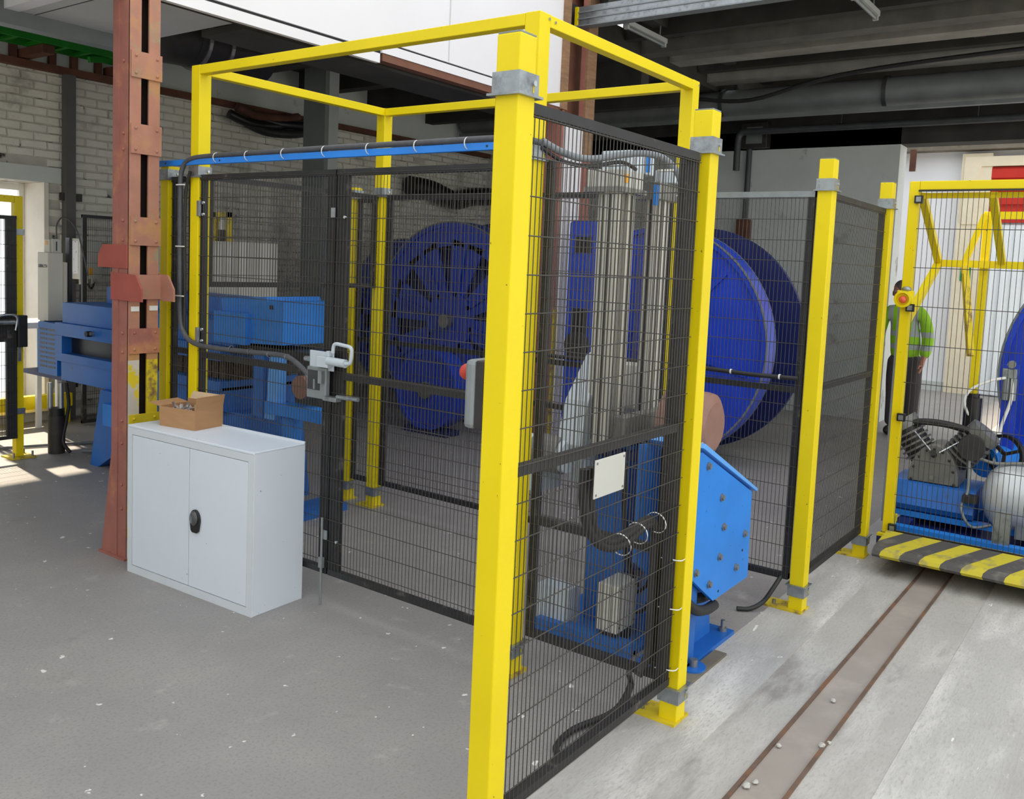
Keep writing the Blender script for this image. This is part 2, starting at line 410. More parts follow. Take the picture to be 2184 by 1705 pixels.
# back walls
struct('wall_back', B(9.0, 1.21, 0, 9.3, 7.02, 3.4), 'plaster', 'grey plastered back wall behind the cable reels')
wf = struct('wall_far', B(13.0, -5, 0, 13.3, 6, 3.75), 'whitewall', 'white far wall beyond the doorway')
part(wf, 'pilaster', B(12.86, 0.84, 0, 13.0, 1.24, 3.55), 'cream')
part(wf, 'plinth', B(12.9, 1.24, 0, 13.0, 3.2, 0.14), 'plaster')
dr = struct('door_1', B(12.93, -1.6, 0.02, 12.99, 0.83, 2.52), 'whitedoor', 'pale corrugated sliding door')
for i in range(14):
    part(dr, 'door_rib', B(12.905, 0.79-i*0.16, 0.03, 12.935, 0.73-i*0.16, 2.50), 'whitedoor')
w2 = struct('window_2', B(12.90, -1.6, 2.55, 12.98, 0.98, 3.35), 'redpaint', 'red painted panel window over the far door')
for k in range(4): part(w2, 'red_slat', B(12.87, -1.6, 2.62+k*0.19, 12.91, 0.92, 2.75+k*0.19), 'redpaint')
tl = struct('trim_1', B(12.75, -5, 3.60, 13.0, 2.3, 3.80), 'lintel', 'weathered lintel over the far door')
part(tl, 'steel_bracket', B(12.72, 1.86, 3.30, 12.78, 1.94, 3.62), 'rust_rail')
struct('trim_2', B(12.84, 1.20, 2.52, 12.99, 0.98, 3.36).box(12.84, -1.6, 3.36, 12.99, 1.20, 3.50), 'cream', 'cream surround of the red window')

struct('wall_sky_blocker', B(-6.3, -9, 0, -6.0, 9, 3.6), 'plaster', 'unseen wall added behind the viewpoint to cut sky light')  # added out of view to hold back sky light from behind
struct('wall_right', B(-6, -9.3, 0, 13, -9.0, 2.6), 'plaster', 'low side wall beyond the concrete apron')
# ceiling under the left gallery and at the back
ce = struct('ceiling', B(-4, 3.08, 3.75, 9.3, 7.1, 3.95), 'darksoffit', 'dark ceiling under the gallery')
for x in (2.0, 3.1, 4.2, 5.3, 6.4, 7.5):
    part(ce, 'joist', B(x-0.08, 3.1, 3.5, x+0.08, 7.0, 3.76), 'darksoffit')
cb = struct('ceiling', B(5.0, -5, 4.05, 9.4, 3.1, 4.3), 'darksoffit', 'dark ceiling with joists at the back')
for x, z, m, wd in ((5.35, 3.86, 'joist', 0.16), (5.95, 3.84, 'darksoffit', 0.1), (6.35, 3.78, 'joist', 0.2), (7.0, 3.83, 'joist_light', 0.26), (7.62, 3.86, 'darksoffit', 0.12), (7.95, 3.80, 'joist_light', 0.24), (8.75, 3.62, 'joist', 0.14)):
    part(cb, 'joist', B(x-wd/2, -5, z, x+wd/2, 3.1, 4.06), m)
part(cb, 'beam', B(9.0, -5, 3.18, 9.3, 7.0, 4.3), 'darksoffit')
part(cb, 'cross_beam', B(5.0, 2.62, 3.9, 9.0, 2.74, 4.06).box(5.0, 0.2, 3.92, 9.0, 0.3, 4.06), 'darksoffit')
# gallery front (white fascia), its wooden underside and the low pale soffit
fa = struct('trim_3', B(-4, 2.97, 3.005, 2.50, 3.08, 8).box(2.50, 2.97, 3.07, 4.71, 3.08, 8), 'white', 'white gallery front above the fence')
part(fa, 'lower_board', B(-4, 2.965, 2.925, 2.50, 3.0, 2.985), 'white')
part(fa, 'lower_board', B(2.52, 2.965, 2.995, 4.69, 3.0, 3.055), 'white')
part(fa, 'shadow_gap', B(-4, 2.985, 2.98, 4.69, 3.06, 3.08), 'blackplastic')
part(fa, 'underside', B(1.52, 3.09, 2.93, 4.69, 3.5, 2.97), 'darksoffit')
part(fa, 'timber_strip', B(2.53, 2.972, 2.945, 4.69, 3.05, 2.993), 'brown')
part(fa, 'seam', B(3.19, 2.963, 3.08, 3.196, 2.972, 8), 'plaster')
so = struct('trim_4', B(0.745, 3.06, 2.97, 1.51, 4.12, 3.06), 'soffit', 'pale soffit panel beside the rusty column')
part(so, 'edge_strip', B(0.66, 3.0, 2.965, 0.745, 4.5, 3.08), 'white')
part(so, 'joint', B(0.83, 3.06, 2.968, 0.836, 4.12, 2.972), 'darksoffit')
part(so, 'downstand', B(0.60, 4.12, 2.885, 1.50, 4.22, 3.1), 'greysteel')
part(so, 'front_beam', B(0.92, 3.003, 2.932, 2.5, 3.055, 2.978), 'col_slot')

# ------------------------------------------------------------------ columns
def rivets(pts, r=0.011, axis='y'):
    m = MB()
    for p in pts: m.ball(p, r, n=8, m=5)
    return m
c1 = thing('riveted_column', 'rusty red riveted steel column behind the white cabinet', 'column', (0.815, 3.02, 0))
# two channels: webs in the X planes, flanges on the -Y face with a slot between
x0, x1, y0, y1 = 0.733, 0.900, 2.950, 3.095
part(c1, 'web', B(x0, y0+0.004, 0.0, x0+0.012, y1, 3.1), 'rustred')
part(c1, 'web', B(x1-0.012, y0+0.004, 0.0, x1, y1, 3.1), 'rustred')
part(c1, 'flange_angle', B(x0-0.006, y1-0.055, 0.0, x0, y1, 3.1), 'rustred')
part(c1, 'flange', B(x0, y0, 1.06, x0+0.062, y0+0.010, 3.1), 'rustred2')
part(c1, 'flange', B(x1-0.062, y0, 1.06, x1, y0+0.010, 3.1), 'rustred2')
part(c1, 'flange', B(x0, y0, 0.0, x0+0.062, y0+0.010, 1.06), 'primer')
part(c1, 'flange', B(x1-0.062, y0, 0.0, x1, y0+0.010, 1.06), 'yellow_worn')
part(c1, 'back_plate', B(x0, y1-0.05, 0, x1, y1-0.04, 3.1), 'col_slot')
for za, zb, mt in ((2.50, 2.63, 'rustred2'), (2.12, 2.27, 'rustred2'), (1.655, 1.80, 'rustred2'), (1.095, 1.225, 'rustred'), (0.66, 0.775, 'yellow_worn'), (0.18, 0.30, 'yellow_worn')):
    bp = part(c1, 'batten_plate', B(x0+0.004, y0-0.010, za, x1+0.006, y0, zb), mt)
    rv = [(xx, y0-0.011, zz) for xx in (x0+0.028, x1-0.022) for zz in (za+0.022, zb-0.022)]
    part(bp, 'rivets', rivets(rv, 0.008), mt)
rv = [(x0-0.003, y0+0.05, z) for z in (2.58, 2.22, 2.14, 1.78, 1.68, 1.2, 1.1, 0.74, 0.62, 0.40, 0.27)]
part(c1, 'rivets', rivets(rv, 0.009), 'rustred')
# raised corbel brackets
part(c1, 'bracket', MB().prism([(2.955, 1.535), (3.225, 1.535), (3.222, 1.60), (3.18, 1.655), (2.955, 1.655)], 'YZ', x0-0.012, x0-0.002), 'bracket')
part(c1, 'bracket', MB().prism([(3.10, 1.37), (2.815, 1.37), (2.817, 1.435), (2.87, 1.505), (3.10, 1.512)], 'YZ', x0-0.012, x0-0.002), 'bracket')
part(c1, 'bracket', B(x0-0.002, y0-0.018, 1.378, x1+0.002, y0-0.010, 1.505), 'rustred2')
part(c1, 'bracket', MB().prism([(2.99, 1.37), (2.815, 1.37), (2.817, 1.435), (2.87, 1.505), (2.99, 1.512)], 'YZ', x1+0.002, x1+0.012), 'rustred2')
part(c1, 'paint_tag', B(x0+0.012, y0-0.006, 1.315, x0+0.056, y0-0.001, 1.34).box(x1-0.052, y0-0.006, 1.318, x1-0.006, y0-0.001, 1.343), 'whiteplastic')
# flared foot
part(c1, 'foot', MB().prism([(3.10, 0.0), (3.20, 0.0), (3.13, 0.42), (3.095, 0.62), (3.09, 0.0)], 'YZ', x0, x0+0.012), 'rustred')
part(c1, 'foot', B(x0-0.02, y0-0.005, 0, x1+0.03, y1+0.10, 0.012), 'rustred')

c2 = thing('steel_column', 'brown steel column with white trunking by the blue reels', 'column', (4.95, 3.08, 0))
part(c2, 'web', B(4.70, 2.96, 0, 4.73, 3.22, 4.1), 'rustred')
part(c2, 'flange', B(5.02, 2.95, 0, 5.18, 3.0, 4.1), 'rustred')
part(c2, 'back', B(4.73, 3.1, 0, 5.18, 3.2, 4.1), 'brown')
part(c2, 'timber_strip', B(4.66, 2.94, 2.98, 4.74, 2.97, 4.1), 'wood')
part(c2, 'timber_strip', B(5.02, 2.93, 2.6, 5.17, 2.95, 4.1), 'wood')
part(c2, 'white_trunking', B(4.745, 2.94, 0.05, 5.01, 3.02, 2.92), 'white')
part(c2, 'yellow_band', B(4.69, 2.945, 0.05, 4.745, 2.962, 1.26), 'yellow_worn')
part(c2, 'yellow_band', B(5.04, 2.93, 0.05, 5.16, 2.95, 1.26), 'yellow_worn')
part(c2, 'foot', B(4.62, 2.88, 0, 5.26, 3.28, 0.03), 'brown')

c3 = thing('steel_column', 'wide pale grey steel column near the brick wall', 'column', (4.8, 6.1, 0))
part(c3, 'web', B(4.70, 5.945, 0, 4.75, 6.28, 3.76), 'greysteel')
part(c3, 'flange', B(4.75, 5.94, 0, 4.885, 5.98, 3.76), 'greysteel_l')
part(c3, 'web', B(4.85, 5.98, 0, 4.885, 6.28, 3.76), 'greysteel')
part(c3, 'foot', B(4.62, 5.86, 0, 4.97, 6.36, 0.02), 'greysteel')

# ------------------------------------------------------------------ overhead services
tr = thing('cable_trunking', 'silver slotted trunking along the dark back ceiling edge', 'trunking', (4.98, 0.5, 3.73))
part(tr, 'channel', B(4.94, -4, 3.735, 5.02, 3.02, 3.90), 'galv')
part(tr, 'lip', B(4.93, -4, 3.79, 4.945, 3.02, 3.80).box(4.93, -4, 3.845, 4.945, 3.02, 3.855).box(4.925, -4, 3.73, 5.03, 3.02, 3.74), 'galv_dull')
part(tr, 'end_tape', B(4.928, 3.0, 3.735, 5.022, 3.03, 3.90), 'yellow')
part(tr, 'hanger', B(4.95, 2.4, 3.90, 4.99, 2.44, 4.06).box(4.95, 0.9, 3.90, 4.99, 0.94, 4.06).box(4.95, -0.8, 3.90, 4.99, -0.76, 4.06), 'galv_dull')
for i, (xa, xb, y, lb) in enumerate(((5.16, 5.90, 2.645, 'unlit tube batten under the ceiling behind the gantry corner'), (5.20, 5.85, 0.735, 'unlit tube batten at the top right of the dark ceiling'))):
    t = thing('tube_light', lb, 'light fitting', ((xa+xb)/2, y, 3.73), 'unlit tube battens')
    part(t, 'tube', MB().cyl((xa+0.03, y, 3.742), (xb-0.03, y, 3.742), 0.014, 10), 'galv_dull')
    part(t, 'batten', B(xa, y-0.03, 3.758, xb, y+0.03, 3.80), 'greysteel_l')
    part(t, 'end_cap', B(xa, y-0.02, 3.725, xa+0.03, y+0.02, 3.76).box(xb-0.03, y-0.02, 3.725, xb, y+0.02, 3.76), 'greysteel_l')
    part(t, 'hanger', MB().cyl((xa+0.1, y, 3.8), (xa+0.1, y, 4.06), 0.006, 6).cyl((xb-0.1, y, 3.8), (xb-0.1, y, 4.06), 0.006, 6), 'galv_dull')
pp = thing('overhead_pipe', 'large grey pipe running under the back ceiling', 'pipe', (8.2, 0, 3.5))
part(pp, 'pipe_run', MB().cyl((8.2, -5, 3.62), (8.2, 6.9, 3.60), 0.155, 24), 'pipe')
for y in (-2.4, -0.6, 1.2, 3.0, 4.8): part(pp, 'flange_ring', MB().lathe((8.2, y, 3.61), (0, 1, 0), [(0.155, -0.02), (0.172, -0.02), (0.172, 0.02), (0.155, 0.02)], 24), 'pipe_dark')
part(pp, 'support_angle', B(8.05, -5, 3.40, 8.12, 6.9, 3.44), 'pipe')
p2 = thing('overhead_pipe', 'thin dark pipe hung below the large grey pipe', 'pipe', (8.6, 0, 3.2))
part(p2, 'pipe_run', MB().cyl((8.7, -5, 3.36), (8.7, 2.9, 3.36), 0.04, 12), 'pipe_dark')
part(p2, 'elbow', MB().tube([(8.7, 2.88, 3.36), (8.7, 2.98, 3.35), (8.7, 3.02, 3.25), (8.7, 3.02, 2.9)], 0.04, 10), 'pipe_dark')
for y in (-1.0, 0.4, 1.8): part(p2, 'hanger', MB().cyl((8.7, y, 3.36), (8.7, y, 3.66), 0.008, 6), 'pipe_dark')
solo('sagging_cable', MB().tube([(7.5, 3.0, 3.55), (7.5, 2.4, 3.5), (7.5, 1.5, 3.68), (7.5, 0.2, 3.76), (7.5, -1.5, 3.8), (7.5, -4, 3.82)], 0.022, 8), 'rubber', 'black cable sagging below the back ceiling beams', 'cable')
ebx = thing('junction_box', 'dark junction box on the back wall under the pipes', 'electrical box', (8.9, 2.9, 2.9))
part(ebx, 'body', B(8.86, 2.72, 3.19, 9.0, 3.06, 3.5), 'pump_dark', 0.01)
part(ebx, 'window', B(8.85, 2.78, 3.24, 8.865, 2.98, 3.44), 'pipe')
part(ebx, 'drop_pipe', MB().cyl((8.96, 2.97, 3.2), (8.96, 2.97, 2.3), 0.035, 10), 'pipe_dark')
wb = thing('wall_box', 'small reddish brown box on the back wall above the reel', 'electrical box', (8.93, 2.97, 2.0))
part(wb, 'body', B(8.88, 2.89, 2.0, 9.0, 3.06, 2.32), 'rust_rail', 0.01)
part(wb, 'lid', B(8.868, 2.90, 2.02, 8.882, 3.05, 2.30), 'rust_rail')
# round duct and green tray at the upper left
du = thing('round_duct', 'dark round ventilation duct behind the rusty column', 'duct', (2.6, 5.0, 3.0))
part(du, 'duct_body', MB().cyl((2.35, 4.9, 3.27), (3.05, 4.9, 3.27), 0.22, 28), 'pump_dark')
part(du, 'duct_elbow', MB().tube([(2.40, 4.9, 3.27), (2.25, 4.92, 3.27), (2.14, 5.05, 3.28), (2.12, 5.3, 3.28)], 0.218, 24), 'pump_dark')
for x in (2.42, 2.62): part(du, 'duct_ring', MB().lathe((x, 4.9, 3.27), (1, 0, 0), [(0.215, -0.014), (0.236, -0.014), (0.236, 0.014), (0.215, 0.014)], 28), 'steel')
gt = thing('green_cable_tray', 'green cable tray high on the left brick wall', 'cable tray', (2.2, 6.6, 3.3))
part(gt, 'side_rail', B(-1, 6.45, 3.33, 3.1, 6.47, 3.42), 'green')
part(gt, 'side_rail', B(-1, 6.75, 3.33, 3.1, 6.77, 3.42), 'green')
for i in range(12): part(gt, 'rung', B(0.55+i*0.21, 6.47, 3.335, 0.59+i*0.21, 6.75, 3.36), 'green')
part(gt, 'support_arm', B(2.05, 6.5, 3.26, 2.15, 7.0, 3.33).box(2.85, 6.5, 3.26, 2.95, 7.0, 3.33), 'rust_rail')
part(gt, 'diagonal', MB().beam((2.45, 6.5, 3.28), (3.1, 6.7, 3.42), 0.03, 0.05), 'green')
rr_ = thing('wall_rail', 'rusty horizontal rail along the top of the brick wall', 'rail', (2.5, 6.95, 3.2))
part(rr_, 'angle', B(-2, 6.90, 3.19, 8.8, 6.985, 3.25), 'rust_rail')
for x in (1.98, 2.32, 2.52, 2.75): part(rr_, 'upright', B(x, 6.93, 3.25, x+0.06, 6.97, 3.62), 'rust_rail')
vp = thing('wall_channel', 'dark grey vertical channel on the brick wall by the window', 'pipe', (2.5, 6.95, 0))
part(vp, 'channel', B(2.455, 6.90, 0, 2.545, 6.982, 3.19), 'wallpipe')
part(vp, 'clamp', B(2.43, 6.93, 2.05, 2.62, 6.982, 2.12).box(2.43, 6.93, 0.8, 2.57, 6.982, 0.85), 'pump_dark')
solo('cable_bundle', MB().tube([(7.0, 6.85, 2.62), (7.4, 6.82, 2.60), (7.9, 6.82, 2.50), (8.3, 6.82, 2.58), (8.75, 6.85, 2.62)], 0.13, 12), 'blackplastic', 'black cable bundle on the far wall above the left reel', 'cable')
hb = thing('hose_bundle', 'dark bundle of hoses high on the brick wall', 'hose', (4.8, 6.8, 3.1))
for k, (dz, dx) in enumerate(((0, 0), (0.09, 0.1), (-0.06, 0.22), (0.05, 0.3))):
    part(hb, 'hose', MB().tube([(4.15+dx, 6.82, 3.10+dz), (4.4+dx, 6.80, 3.04+dz), (4.75+dx, 6.80, 3.06+dz), (5.0+dx, 6.85, 3.12+dz)], 0.05, 10), ['blackplastic', 'rust_rail', 'rubber', 'blackplastic'][k])
yr = thing('yellow_guard_rail', 'low yellow rail under the window', 'rail', (1.5, 6.85, 0))
part(yr, 'bar', B(-1, 6.80, 0.15, 2.46, 6.88, 0.27), 'yellow')
part(yr, 'foot', B(1.2, 6.80, 0, 1.28, 6.88, 0.15).box(2.36, 6.80, 0, 2.44, 6.88, 0.15), 'yellow')
# rail track
rk = thing('rail_track', 'pair of rusty floor rails set in the concrete', 'track', (3, -0.43, 0))
part(rk, 'infill', B(-9, -0.499, -0.2, 14, -0.365, -0.003), 'track_fill')
part(rk, 'rail', B(-9, -0.365, -0.1, 14, -0.352, 0.006), 'rail')
part(rk, 'rail', B(-9, -0.512, -0.1, 14, -0.499, 0.006), 'rail')

# ================================================================== FENCE
HS = 0.0356
def fence_post(x, y, h, label, plate=(-0.06, -0.04, 0.06, 0.15), coff=0.15, lo=True, group='yellow fence posts'):
    t = thing('fence_post', label, 'fence post', (x, y, 0), group)
    part(t, 'post', B(x-HS, y-HS, 0.006, x+HS, y+HS, h), 'yellow', 0.004)
    part(t, 'cap', B(x-HS+0.002, y-HS+0.002, h, x+HS-0.002, y+HS-0.002, h+0.004), 'galv_dull')
    collar(t, x, y, h-coff, True)
    if lo: collar(t, x, y, 0.075, False)
    part(t, 'base_plate', B(x+plate[0], y+plate[1], 0.0, x+plate[2], y+plate[3], 0.010), 'yellow_worn')
    part(t, 'bolt', MB().cyl((x-0.02, y+0.11, 0.01), (x-0.02, y+0.11, 0.03), 0.010, 6), 'steel')
    return t
def collar(t, x, y, z, lip_low):
    a, b, hh = HS+0.001, HS+0.006, 0.058
    def ring(q, z0, z1):
        vs = [(x-q, y-q), (x+q, y-q), (x+q, y+q), (x-q, y+q), (x-a, y-a), (x+a, y-a), (x+a, y+a), (x-a, y+a)]
        V8 = [(p[0], p[1], z0) for p in vs]+[(p[0], p[1], z1) for p in vs]; F = []
        for i in range(4):
            j = (i+1) % 4
            F += [(i, j, j+4, i+4), (i+8, i+12, j+12, j+8), (i, i+8, j+8, j), (i+4, j+4, j+12, i+12)]
        return V8, F
    m = MB()
    m.add(*ring(b, z+(0.006 if lip_low else 0), z+hh-(0 if lip_low else 0.006)))
    m.add(*ring(b+0.009, z if lip_low else z+hh-0.006, z+0.006 if lip_low else z+hh))
    c = part(t, 'collar', m, 'galv')
    part(c, 'bolt', MB().cyl((x+0.018, y-b-0.006, z+hh*0.6), (x+0.018, y-b, z+hh*0.6), 0.007, 8), 'chrome')
    part(c, 'slot', B(x+0.015, y-b-0.0015, z+0.012, x+0.020, y-b+0.001, z+hh*0.5), 'yellow_worn')
fence_post(0, 0, 2.2, 'thick yellow fence post nearest the camera with grey collar')
fence_post(1.132, 0, 2.2, 'yellow fence post between the meshed screen and the blue roller stand')
fence_post(2.526, 0, 2.2, 'third yellow fence post, right of the big blue reel')
fence_post(3.647, 0, 2.2, 'farthest yellow fence post of the row, beside the worker')
fence_post(1.039, 3.066, 2.087, 'dim yellow fence post right beside the rusty riveted column', lo=False, coff=0.075)
fence_post(2.388, 3.05, 2.10, 'short yellow fence post seen through the mesh gate, left of the taller one', coff=0.075)

# overhead yellow frame on four tall posts
NX, NY, RX, LY, G = 1.039, 0.675, 2.388, 2.795, 2.594
g = thing('yellow_overhead_frame', 'yellow box-section frame of four tall posts and top beams', 'frame', ((NX+RX)/2, (NY+LY)/2, 0))
for (x, y, hc) in ((NX, NY, 2.04), (NX, LY, 2.02), (RX, LY, 2.035), (RX, NY, 2.0)):
    po = part(g, 'post', B(x-HS, y-HS, 0.006, x+HS, y+HS, G), 'yellow', 0.004)
    collar(po, x, y, hc, True); collar(po, x, y, 0.075, False)
    part(po, 'base_plate', B(x-0.06, y-0.05, 0, x+0.06, y+0.10, 0.01), 'yellow_worn')
bt = G-0.002
for (a, b) in (((NX-HS+0.025, NY+HS, bt), (NX-HS+0.025, LY-HS, bt)), ((RX-HS+0.025, NY+HS, bt), (RX-HS+0.025, LY-HS, bt))):
    part(g, 'beam', B(a[0]-0.025, a[1], bt-0.046, a[0]+0.025, b[1], bt), 'yellow', 0.003)
for y in (NY, LY):
    yy = y-HS+0.025
    part(g, 'beam', B(NX+HS, yy-0.025, bt-0.046, RX-HS, yy+0.025, bt), 'yellow', 0.003)
part(g, 'corner_bolt', MB().cyl((NX+HS-0.012, NY-HS-0.004, G-0.02), (NX+HS-0.012, NY-HS+0.004, G-0.02), 0.006, 8).cyl((NX+HS+0.03, NY-HS-0.004, G-0.024), (NX+HS+0.03, NY-HS+0.004, G-0.024), 0.006, 8)
     .cyl((RX+HS-0.012, NY-HS-0.004, G-0.02), (RX+HS-0.012, NY-HS+0.004, G-0.02), 0.006, 8), 'chrome')

# wire panels -------------------------------------------------------
def wires(axis, c, a0, a1, z0, z1, pv=0.02, ph=0.10, rv=0.0015, rh=0.0019, hoff=-0.0034, zfirst=None):
    m = MB()
    def P(a, z, o=0.0): return (a, c+o, z) if axis == 'x' else (c+o, a, z)
    n = int(round((a1-a0)/pv))
    for i in range(n+1):
        a = a0+(a1-a0)*i/n
        m.cyl(P(a, z0), P(a, z1), rv, 5, cap=False)
    z = (z0+0.06) if zfirst is None else zfirst
    while z < z1:
        m.cyl(P(a0-0.012, z, hoff), P(a1+0.012, z, hoff), rh, 5); z += ph
    return m
def panel(label, axis, c, a0, a1, z0=0.15, z1=2.05, rails=(1.1,), ls=0.03, rs=0.03, name='wire_fence', cat='fence', th=0.025, top=True, topmat='blackframe', ph=0.1, pv=0.02, fm='blackframe', wm='blackwire', rw=0.028, group='black wire mesh panels'):
    mid = (a0+a1)/2
    t = thing(name, label, cat, (mid, c, 0) if axis == 'x' else (c, mid, 0), group)
    def bx(p0, p1, q0, q1, d=th/2):
        return B(p0, c-d+0.0002, q0, p1, c+d, q1) if axis == 'x' else B(c-d+0.0002, p0, q0, c+d, p1, q1)
    part(t, 'wire_mesh', wires(axis, c-th/2-0.002 if True else c, a0+0.012, a1-0.012, z0+0.006, z1-0.006, pv, ph), wm, stuff=True)
    if ls: part(t, 'stile', bx(a0, a0+ls, z0, z1), fm)
    if rs: part(t, 'stile', bx(a1-rs, a1, z0, z1), fm)
    if top: part(t, 'top_rail', bx(a0, a1, z1-rw, z1, th/2+0.004), topmat)
    part(t, 'bottom_rail', bx(a0, a1, z0, z0+rw, th/2+0.003), fm)
    for z in rails: part(t, 'mid_rail', bx(a0+ls, a1-rs, z-rw/2, z+rw/2, th/2+0.002), fm)
    return t
pa = panel('near wire mesh screen between the two front yellow posts', 'x', 0.006, 0.045, 1.075, rails=(1.10,), ls=0.02, rs=0.055)
part(pa, 'warning_plate', B(0.447, -0.022, 0.957, 0.630, -0.018, 1.075), 'beige_box', 0.002, label='blank beige plate screwed to the mesh')
part(pa, 'screw', MB().cyl((0.458, -0.024, 0.968), (0.458, -0.021, 0.968), 0.004, 6).cyl((0.619, -0.024, 1.064), (0.619, -0.021, 1.064), 0.004, 6).cyl((0.458, -0.024, 1.064), (0.458, -0.021, 1.064), 0.004, 6).cyl((0.619, -0.024, 0.968), (0.619, -0.021, 0.968), 0.004, 6), 'steel')
panel('wire mesh panel crossing behind the near screen, low rail at knee height', 'y', 1.095, 0.04, 0.635, rails=(0.632,), ls=0.03, rs=0.03, top=False)
DX = 1.03
dl = panel('left mesh gate leaf behind the white cabinet', 'y', DX, 1.737, 2.762, z0=0.15, z1=2.035, rails=(1.095,), ls=0.060, rs=0.03, name='mesh_gate', cat='gate', group='double mesh gate leaves')
dr_ = panel('right mesh gate leaf, left of the thick near post', 'y', DX, 0.722, 1.729, z0=0.15, z1=2.035, rails=(1.095,), ls=0.03, rs=0.066, name='mesh_gate', cat='gate', group='double mesh gate leaves')
for z in (1.86, 1.20, 0.45):
    part(dl, 'hinge', B(DX-0.035, 2.742, z-0.04, DX-0.02, 2.760, z+0.04), 'galv')
    part(dl, 'hinge_bolt', MB().cyl((DX-0.022, 2.728, z+0.03), (DX-0.013, 2.728, z+0.03), 0.008, 8), 'chrome'); part(dl, 'hinge_bolt', MB().cyl((DX-0.022, 2.728, z-0.03), (DX-0.013, 2.728, z-0.03), 0.008, 8), 'chrome')
    part(dr_, 'hinge', B(DX-0.02, 0.708, z-0.04, DX-0.008, 0.722, z+0.04), 'galv')
for z in (1.84, 0.34):
    part(dl, 'meeting_plate', B(DX-0.023, 1.730, z-0.022, DX-0.018, 1.757, z+0.022), 'galv')
    part(dr_, 'stile_bolt', MB().cyl((DX-0.022, 1.670, z-0.02), (DX-0.013, 1.670, z-0.02), 0.007, 8), 'chrome')
part(dl, 'drop_bolt', MB().cyl((DX-0.026, 1.760, 0.003), (DX-0.026, 1.760, 0.42), 0.006, 8).box(DX-0.034, 1.748, 0.18, DX-0.018, 1.772, 0.23), 'galv_dull')
panel('narrow mesh panel between the dim post and the gate hinge post', 'y', 1.035, 2.840, 3.022, z1=2.03, rails=(1.1,), ls=0.028, rs=0.028)
panel('side mesh panel above the blue machine outlet, receding from the gate', 'x', 2.805, 1.09, 2.345, z0=1.45, z1=2.045, rails=())
panel('rear mesh panel of the cage in front of the blue reels', 'y', 2.40, 0.72, 2.752, rails=(1.10, 0.85), ls=0.03, rs=0.04)
panel('narrow rear mesh panel between the two distant yellow posts', 'y', 2.395, 2.838, 3.008, z1=2.03, rails=(1.1,), ls=0.02, rs=0.02)
ph_ = panel('rear mesh panel left of the third yellow post', 'y', 2.505, 0.045, 0.700, rails=(1.09,), ls=0.03, rs=0.02, topmat='galv_dull')
panel('oblique mesh panel between the third and the farthest yellow posts', 'x', 0.006, 2.585, 3.60, rails=(1.10,), ls=0.02, rs=0.045)
# hose clipped along the rear panel
h = thing('clipped_hose', 'black hose clipped along the rear mesh panel rail', 'hose', (2.48, 0.4, 1.1))
part(h, 'hose_run', MB().tube([(2.478, 0.06, 1.15), (2.476, 0.3, 1.146), (2.478, 0.6, 1.152), (2.47, 0.9, 1.15), (2.37, 1.2, 1.14), (2.368, 1.5, 1.145), (2.366, 1.62, 1.20), (2.368, 1.75, 1.12)], 0.011, 8), 'rubber')
for y in (0.15, 0.4, 0.62): part(h, 'clip', MB().lathe((2.477, y, 1.15), (0, 1, 0), [(0.0112, -0.004), (0.013, -0.004), (0.013, 0.004), (0.0112, 0.004)], 10), 'whiteplastic')

# blue bar and grey conduit over the gates
bb = thing('blue_bar', 'bright blue bar fixed across above the mesh gates', 'bar', (1.0, 1.9, 2.08))
part(bb, 'bar', B(0.980, 0.716, 2.082, 1.000, 3.115, 2.112), 'blue', 0.002)
part(bb, 'hole', MB().cyl((0.9785, 0.85, 2.097), (0.9802, 0.85, 2.097), 0.005, 8).cyl((0.9785, 3.02, 2.097), (0.9802, 3.02, 2.097), 0.005, 8).cyl((0.9785, 2.55, 2.097), (0.9802, 2.55, 2.097), 0.005, 8), 'blackplastic')
cn = thing('grey_conduit', 'grey cable conduit tied along the blue bar and down the hinge post', 'conduit', (0.98, 2.0, 1.1))
part(cn, 'conduit_run', MB().tube([(1.0, 0.60, 2.10), (0.985, 0.75, 2.124), (0.985, 1.2, 2.126), (0.985, 1.7, 2.127), (0.985, 2.2, 2.126), (0.985, 2.6, 2.124), (0.983, 2.80, 2.112), (0.978, 2.866, 2.06), (0.975, 2.874, 1.95), (0.975, 2.870, 1.6), (0.975, 2.864, 1.32), (0.978, 2.84, 1.215), (0.985, 2.76, 1.158), (0.992, 2.6, 1.146), (0.992, 2.3, 1.152), (0.992, 2.06, 1.158), (0.99, 1.96, 1.138), (0.985, 1.855, 1.085)], 0.0125, 10), 'conduit')
part(cn, 'second_cable', MB().tube([(0.982, 2.80, 2.05), (0.985, 2.845, 1.9), (0.985, 2.842, 1.5), (0.985, 2.84, 1.2)], 0.009, 8), 'rubber')
for y in (0.95, 1.22, 1.50, 1.78, 2.06, 2.33, 2.58):
    part(cn, 'cable_tie', MB().lathe((0.986, y, 2.113), (0, 1, 0), [(0.0235, -0.002), (0.0255, -0.002), (0.0255, 0.002), (0.0235, 0.002)], 14), 'whiteplastic')
for z in (1.98, 1.66, 1.40): part(cn, 'cable_tie', B(0.955, 2.82, z-0.003, 0.967, 2.885, z+0.003), 'whiteplastic')
for y in (2.45, 2.3, 2.15, 2.02): part(cn, 'cable_tie', MB().lathe((0.992, y, 1.154), (0, 1, 0), [(0.0135, -0.003), (0.0155, -0.003), (0.0155, 0.003), (0.0135, 0.003)], 12), 'galv')
tc = thing('grey_conduit', 'grey conduit drooping from the frame post to the blue lift unit', 'conduit', (1.3, 0.5, 2.0))
